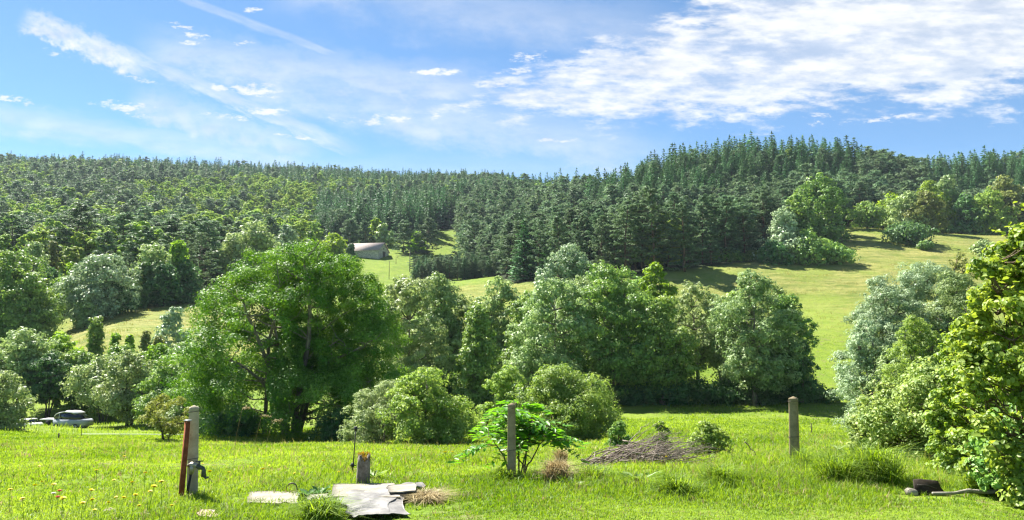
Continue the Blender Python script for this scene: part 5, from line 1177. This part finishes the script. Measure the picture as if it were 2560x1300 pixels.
q = MB(); q.tube([(0, 0, -.2), (0, 0, h)], .012, 6); q.build('stake', BLK, so); q = MB(); q.tube([(0, 0, h - .02), (0, 0, h + .02), (0, 0, h + .05)], [.03, .085, .06], 12); q.build('head', BLK, so)
a_, b_ = on(215, 50), on(560, 47); q = MB(); zz = zpix(215, 1084, 50); TAPE = plain_mat("white_fence_tape", (.45, .48, .46), (.55, .58, .56), 30, .6)
ef = thing('electric_fence', "white electric fence tape stretched low before the left trees", 'fence', a_)
m0 = (a_ + b_) / 2; q.tube([(0, 0, zpix(215, 1085, 50) - a_[2]), m0 - a_ + [0, 0, zpix(388, 1085.5, 48.5) - m0[2]], b_ - a_ + [0, 0, zpix(560, 1087, 47) - b_[2]]], .016, 4); q.build('tape', TAPE, ef)
for e_ in (a_, b_): q = MB(); q.tube([e_ - a_ + [0, 0, -.2], e_ - a_ + [0, 0, .75]], .02, 6); q.build('post', BLK, ef)

# ------------------------------------------------------------------ grass
r_ = np.random.default_rng(77)
HOLES = [np.array([G(*c)[:2] for c in pl]) for pl in ([(632, 1257), (722, 1260), (730, 1244), (640, 1243)], [(886, 1292), (1004, 1282), (1034, 1230), (862, 1252)])]
def inside(px_, py_, poly):
    c = np.zeros(len(px_), bool); n = len(poly)
    for i in range(n):
        x1, y1 = poly[i]; x2, y2 = poly[(i + 1) % n]; c ^= ((y1 > py_) != (y2 > py_)) & (px_ < (x2 - x1) * (py_ - y1) / (y2 - y1 + 1e-12) + x1)
    return c
TALL = [(G(px, py)[:2], s, a) for px, py, s, a in ((2200, 1180, .75, .34), (2090, 1165, .6, .30), (1990, 1172, .30, .30), (1810, 1205, .6, .26), (1700, 1225, .45, .2), (1275, 1212, .30, .34), (1230, 1200, .35, .26), (1380, 1210, .45, .26), (1440, 1220, .4, .22), (930, 1222, .16, .26), (895, 1226, .12, .2),
        (485, 1248, .25, .22), (560, 1275, .4, .14), (640, 1300, .5, .14), (1100, 1255, .35, .12), (2330, 1160, .7, .34), (2440, 1175, .6, .3), (2520, 1230, .4, .16), (2120, 1255, .3, .12), (1560, 1165, .5, .22), (1690, 1160, .6, .24), (1840, 1140, .9, .26), (2000, 1110, 1.5, .22), (1300, 1110, 1.5, .2), (250, 1070, 6, .3), (60, 1075, 5, .3), (1700, 1075, 3, .25), (520, 1120, 2.0, .1))]
def tallness(X, Y):
    h = .048 + .02 * np.clip((Y - 8) / 3, 0, 1) + .07 * np.clip((Y - 14) / 20, 0, 1) + .06 * fbm(X, Y, 51, 3, 1.1) * np.clip((Y - 7.5) / 2, .4, 1) + .02 * fbm(X, Y, 52, 2, .3)
    h = h - .03 * np.clip((X - .6) / 1.2, 0, 1) * np.clip((8.9 - Y + .25 * fbm(X, Y, 53, 2, 1.5)) / .8, 0, 1)
    for c, s, a in TALL: h = h + .24 * a * np.exp(-((X - c[0]) ** 2 + (Y - c[1]) ** 2) / (2 * s * s))
    return np.clip(h, .03, .5)
def blades(name, label, n_cl, per, y0, y1, pw, mat, hk=1.0, wk=1.0, vm=.5, urange=.80, keep=None, spreadk=1.0, straight=0.5):
    """tufts of bent grass blades, denser near and wider with distance"""
    w_ = r_.random(n_cl); a = 2 - pw; Y = (y0 ** a + w_ * (y1 ** a - y0 ** a)) ** (1 / a); X = r_.uniform(-urange, urange, n_cl) * Y
    if keep is not None: k_ = keep(X, Y); X, Y = X[k_], Y[k_]
    k_ = r_.random(len(X)) > np.clip((fbm(X, Y, 71, 4, 1.6) - .25) * 1.8, 0, .85) * np.clip((13 - Y) / 4, 0, 1); X, Y = X[k_], Y[k_]
    n_cl = len(X); hT = tallness(X, Y) * hk * r_.uniform(.6, 1.25, n_cl); cv = vm + .26 * fbm(X, Y, 61, 3, .8) + .18 * fbm(X, Y, 62, 3, .16) + r_.normal(0, .10, n_cl); lx, ly = r_.normal(0, .22, n_cl), r_.normal(0, .22, n_cl)
    sc_ = np.clip(Y / 9.5, .75, 7)
    R_ = lambda a_: np.repeat(a_, per)
    n = n_cl * per; x = R_(X) + r_.normal(0, .028, n) * R_(sc_) * spreadk; y = R_(Y) + r_.normal(0, .028, n) * R_(sc_) * spreadk
    k_ = ~inside(x, y, HOLES[0]) & ~inside(x, y, HOLES[1])
    H = R_(hT) * r_.uniform(.45, 1.2, n); az = r_.uniform(0, 2 * pi, n); bend = np.abs(r_.normal(straight, .35, n)); dxx, dyy = np.cos(az) * bend + R_(lx), np.sin(az) * bend + R_(ly)
    wd = .0046 * wk * R_(sc_) ** .9 * r_.uniform(.6, 1.4, n); wa = r_.uniform(0, pi, n); wx, wy = np.cos(wa) * wd, np.sin(wa) * wd; v = np.clip(R_(cv) + r_.normal(0, .13, n), 0, 1)
    x, y, H, dxx, dyy, wx, wy, v = (q_[k_] for q_ in (x, y, H, dxx, dyy, wx, wy, v)); n = len(x); z = ground(x, y) - .01
    mx, my, mz = x + dxx * H * .32, y + dyy * H * .32, z + H * .62; tx, ty, tz = x + dxx * H * .95, y + dyy * H * .95, z + H * np.clip(1.02 - .28 * (dxx ** 2 + dyy ** 2), .45, 1.05)
    V = np.stack([np.stack([x - wx, y - wy, z], 1), np.stack([x + wx, y + wy, z], 1), np.stack([mx + wx * .8, my + wy * .8, mz], 1), np.stack([mx - wx * .8, my - wy * .8, mz], 1), np.stack([tx, ty, tz], 1)], 1)
    i = np.arange(n)[:, None] * 5; mb = MB(); mb.add(V.reshape(-1, 3), [i + [0, 1, 2, 3], i + [3, 2, 4]], np.repeat(v, 5)); ob = mb.build(name, mat); tag(ob, label, None, None, 'stuff'); return ob
blades('meadow_grass', "bright green meadow grass in the foreground", 80000, 9, 6.3, 62, 1.55, L_GRASS, 1.0, 1.0, .52)
blades('meadow_grass', "short green grass of the nearest trodden strip", 30000, 8, 6.2, 10.5, 1.0, L_GRASS, .85, .9, .5, straight=.8)
blades('dry_grass', "dry straw-coloured blades among the foreground grass", 7500, 6, 6.3, 40, 1.7, L_STRAW, 1.1, .8, .5)
nearlawn = lambda X, Y: r_.random(len(X)) < np.clip((9.2 - Y) / 1.5, 0, 1) * np.where(X > .7, .8, .5)
blades('dry_grass', "short yellowed cut grass along the trodden foreground", 5500, 7, 6.3, 9.6, 1.2, L_STRAW, .55, .9, .35, keep=nearlawn, straight=1.0)
blades('seed_stalks', "tall thin seeding grass stalks across the meadow", 2200, 2, 8.5, 45, 1.4, L_HAYB, 2.3, .55, .55, straight=.25)
blades('stream_meadow_grass', "longer grass on the stream meadow and lower slope", 15000, 5, 60, 135, 1.3, L_GRASS, 1.6, .8, .45, .72, keep=lambda X, Y: (X / Y > .2) | (X / Y < -.35), spreadk=1.6)
blades('hay_grass', "ripening hay grass on the far sloping meadows", 36000, 4, 105, 290, 1.0, L_HAYB, 1.7, .75, .5, .72, keep=lambda X, Y: zones(X, Y)[0] > .35, spreadk=1.6)
blades('weed_clumps', "coarse weed clumps scattered over the far hay meadow", 1300, 26, 118, 275, 1.0, L_HAYB, 3.6, .9, .2, .72, keep=lambda X, Y: (zones(X, Y)[0] > .3) & (fbm(X, Y, 91, 3, .05) > -.1), spreadk=3.0)
# tufts that read as single plants
def tuft(label, px, py, n, h, spread, mat, name='grass_tuft', droop=.9, w=.005):
    g0 = G(px, py); r0 = np.random.default_rng(px + py); q0 = MB()
    az = r0.uniform(0, 2 * pi, n); H = h * r0.uniform(.5, 1.15, n); bx = np.stack([r0.normal(0, spread * .3, n), r0.normal(0, spread * .3, n), np.full(n, -.02)], 1); d = np.stack([np.cos(az), np.sin(az)], 1) * np.abs(r0.normal(spread, spread * .6, n))[:, None]
    t1 = bx + np.concatenate([d * .4, (H * .75)[:, None]], 1); t2 = bx + np.concatenate([d * (1 + .5 * droop), (H * (1.0 - .45 * droop * r0.random(n)))[:, None]], 1); wa = r0.uniform(0, pi, n); ww = np.stack([np.cos(wa), np.sin(wa), 0 * wa], 1) * w
    V = np.stack([bx - ww, bx + ww, t1 + ww * .8, t1 - ww * .8, t2], 1); i = np.arange(n)[:, None] * 5; q0.add(V.reshape(-1, 3), [i + [0, 1, 2, 3], i + [3, 2, 4]], np.repeat(r0.random(n), 5))
    return tag(q0.build(name, mat, None, loc=g0), label, 'grass tuft')
tuft("pale dry straw tuft drooping right of the middle post", 1392, 1212, 900, .36, .16, L_STRAW, 'straw_tuft')
tuft("upper wispy dry straw tuft leaning behind the drooping one", 1402, 1165, 420, .34, .12, L_STRAW, 'straw_tuft', .6)
tuft("green grass tuft wrapped round the middle post's foot", 1262, 1214, 420, .26, .14, L_GRASS)
tuft("large bright green grass tuft right of the lone concrete post", 2190, 1205, 1200, .52, .34, L_GRASS)
tuft("bright green grass tuft before the thicket, next to the large one", 2090, 1212, 900, .46, .28, L_GRASS)
tuft("fountain-shaped grass tuft by the pale fallen branch", 2455, 1232, 700, .30, .22, L_GRASS)
tuft("tall pale-tipped grass tuft at the lone concrete post's foot", 2012, 1178, 420, .34, .16, L_GRASS)
tuft("ragged grass tuft between the dock and the lone concrete post", 1800, 1212, 700, .30, .22, L_GRASS)
tuft("low grass tuft before the brush pile's left foot", 1480, 1205, 600, .26, .20, L_GRASS)
tuft("yellow-green grass tuft left of the dark leafy dock", 1690, 1238, 700, .28, .18, L_GRASS)
tuft("dark green grass tuft at the bottom edge left of the sheet", 800, 1296, 900, .26, .2, L_GRASS)
tuft("reddish-brown heap of withered grass at the sheet's right side", 1068, 1252, 1100, .14, .16, L_STRAW, 'straw_tuft', 1.2)
for px, yb, yt, lab in ((640, 1120, 1040, "tall nodding seed-headed grass stalk left of the ash's trunk"), (668, 1118, 1052, "second tall seed-headed grass stalk nearer the ash's trunk"), (592, 1120, 1020, "straight tall grass stalk with pale head by the white fence tape")):
    g0 = on(px, 11.5); tp_ = at(px + 14, yt, 11.5) - g0; q = MB(); q.tube([(0, 0, 0), tp_ * .5 + [-.02, 0, .1], tp_, tp_ + [.06, 0, .015], tp_ + [.13, 0, -.02]], [.003, .0025, .002, .006, .002], 4)
    r0 = np.random.default_rng(px); n = 40; f = r0.random(n)[:, None]; leaves(q, tp_ + np.array([.14, 0, .0]) * f + r0.normal(0, .012, (n, 3)), rdir(r0, n), rdir(r0, n, -.5), .03, .008, r0.random(n)); tag(q.build('grass_stalk', L_STRAW, None, loc=g0), lab, 'grass')
# yellow flowers
PETAL = leaf_mat("yellow_petals", (0.62, 0.50, 0.008), (0.80, 0.68, 0.015), .1, hue=0, var=0); PETR = leaf_mat("red_petals", (0.45, 0.03, 0.03), (0.6, 0.06, 0.05), .2, hue=0, var=0); PETW = leaf_mat("white_petals", (0.55, 0.53, 0.5), (0.7, 0.68, 0.65), .2, hue=0, var=0)
def flower_mesh(name, mat, h, r0):
    q = MB(); q.tube([(0, 0, 0), (.01, 0, h)], .0022, 4, mat=1); n = 26; az = np.arange(n) * 2.39996; el = np.linspace(.05, 1.2, n); d = np.stack([np.cos(az) * np.cos(el), np.sin(az) * np.cos(el), np.sin(el)], 1)
    leaves(q, np.array([.01, 0, h]) + d * r0 * .5, np.stack([0 * az, 0 * az, 0 * az + 1], 1) - d * .3, d, r0, r0 * .5, np.linspace(0, 1, n)); return q.mesh(name, [mat, L_GRASS])
fy = flower_mesh('dandelion', PETAL, .20, .024); r0 = np.random.default_rng(19)
spots = [(100, 1218), (83, 1245), (285, 1222), (360, 1208), (370, 1262), (375, 1256), (404, 1250), (293, 1260), (325, 1282), (294, 1280), (240, 1290), (158, 1270), (205, 1265), (345, 1292), (228, 1298), (200, 1296), (150, 1290), (255, 1286), (95, 1170), (455, 1160), (620, 1180), (680, 1165), (745, 1195), (655, 1205), (560, 1195), (840, 1190), (800, 1170), (1120, 1150), (1118, 1140), (300, 1160), (200, 1140), (1660, 1150), (520, 1215), (330, 1240), (60, 1285), (505, 1170), (240, 1200), (420, 1292), (125, 1240), (22, 1262)]
for px, py in spots:
    g0 = G(px, min(py + 26, 1330)); o_ = link('dandelion', fy, None, g0); o_.rotation_euler = (r0.normal(0, .15), r0.normal(0, .15), r0.uniform(0, 6)); s_ = r0.uniform(.85, 1.5); o_.scale = (s_, s_, s_); tag(o_, "yellow dandelion flower on a thin stem in the meadow grass", 'flower', 'yellow flowers in the foreground meadow')
fr_ = flower_mesh('red_flower', PETR, .16, .022); fw2 = flower_mesh('white_flower', PETW, .17, .022)
for px, py, me, lab in ((138, 1275, fr_, "red flower in the lower left grass, left of the pair"), (143, 1256, fr_, "small red flower above the others in the lower left grass"), (127, 1268, fw2, "whitish flower beside the red ones at lower left")):
    o_ = link('red_flower' if me is fr_ else 'white_flower', me, None, G(px, py + 22)); o_.scale = (1.3,) * 3; tag(o_, lab, 'flower')

# ------------------------------------------------------------------ air
hz = MB(); hz.box((0, 0, (GZ.min() - 1 + GZ.max() + 40) / 2), (2340, 2340, GZ.max() + 41 - GZ.min())); HZ, t, out = newmat("pale_haze")
pv = t.nodes.new('ShaderNodeVolumePrincipled'); pv.inputs['Color'].default_value = (.72, .84, 1.0, 1); pv.inputs['Density'].default_value = .00008; pv.inputs['Anisotropy'].default_value = 0.0
t.links.new(pv.outputs[0], out.inputs['Volume'])
USE_HAZE = True
if USE_HAZE: tag(hz.build('haze', HZ), "thin bluish summer air over the valley", None, None, 'stuff')
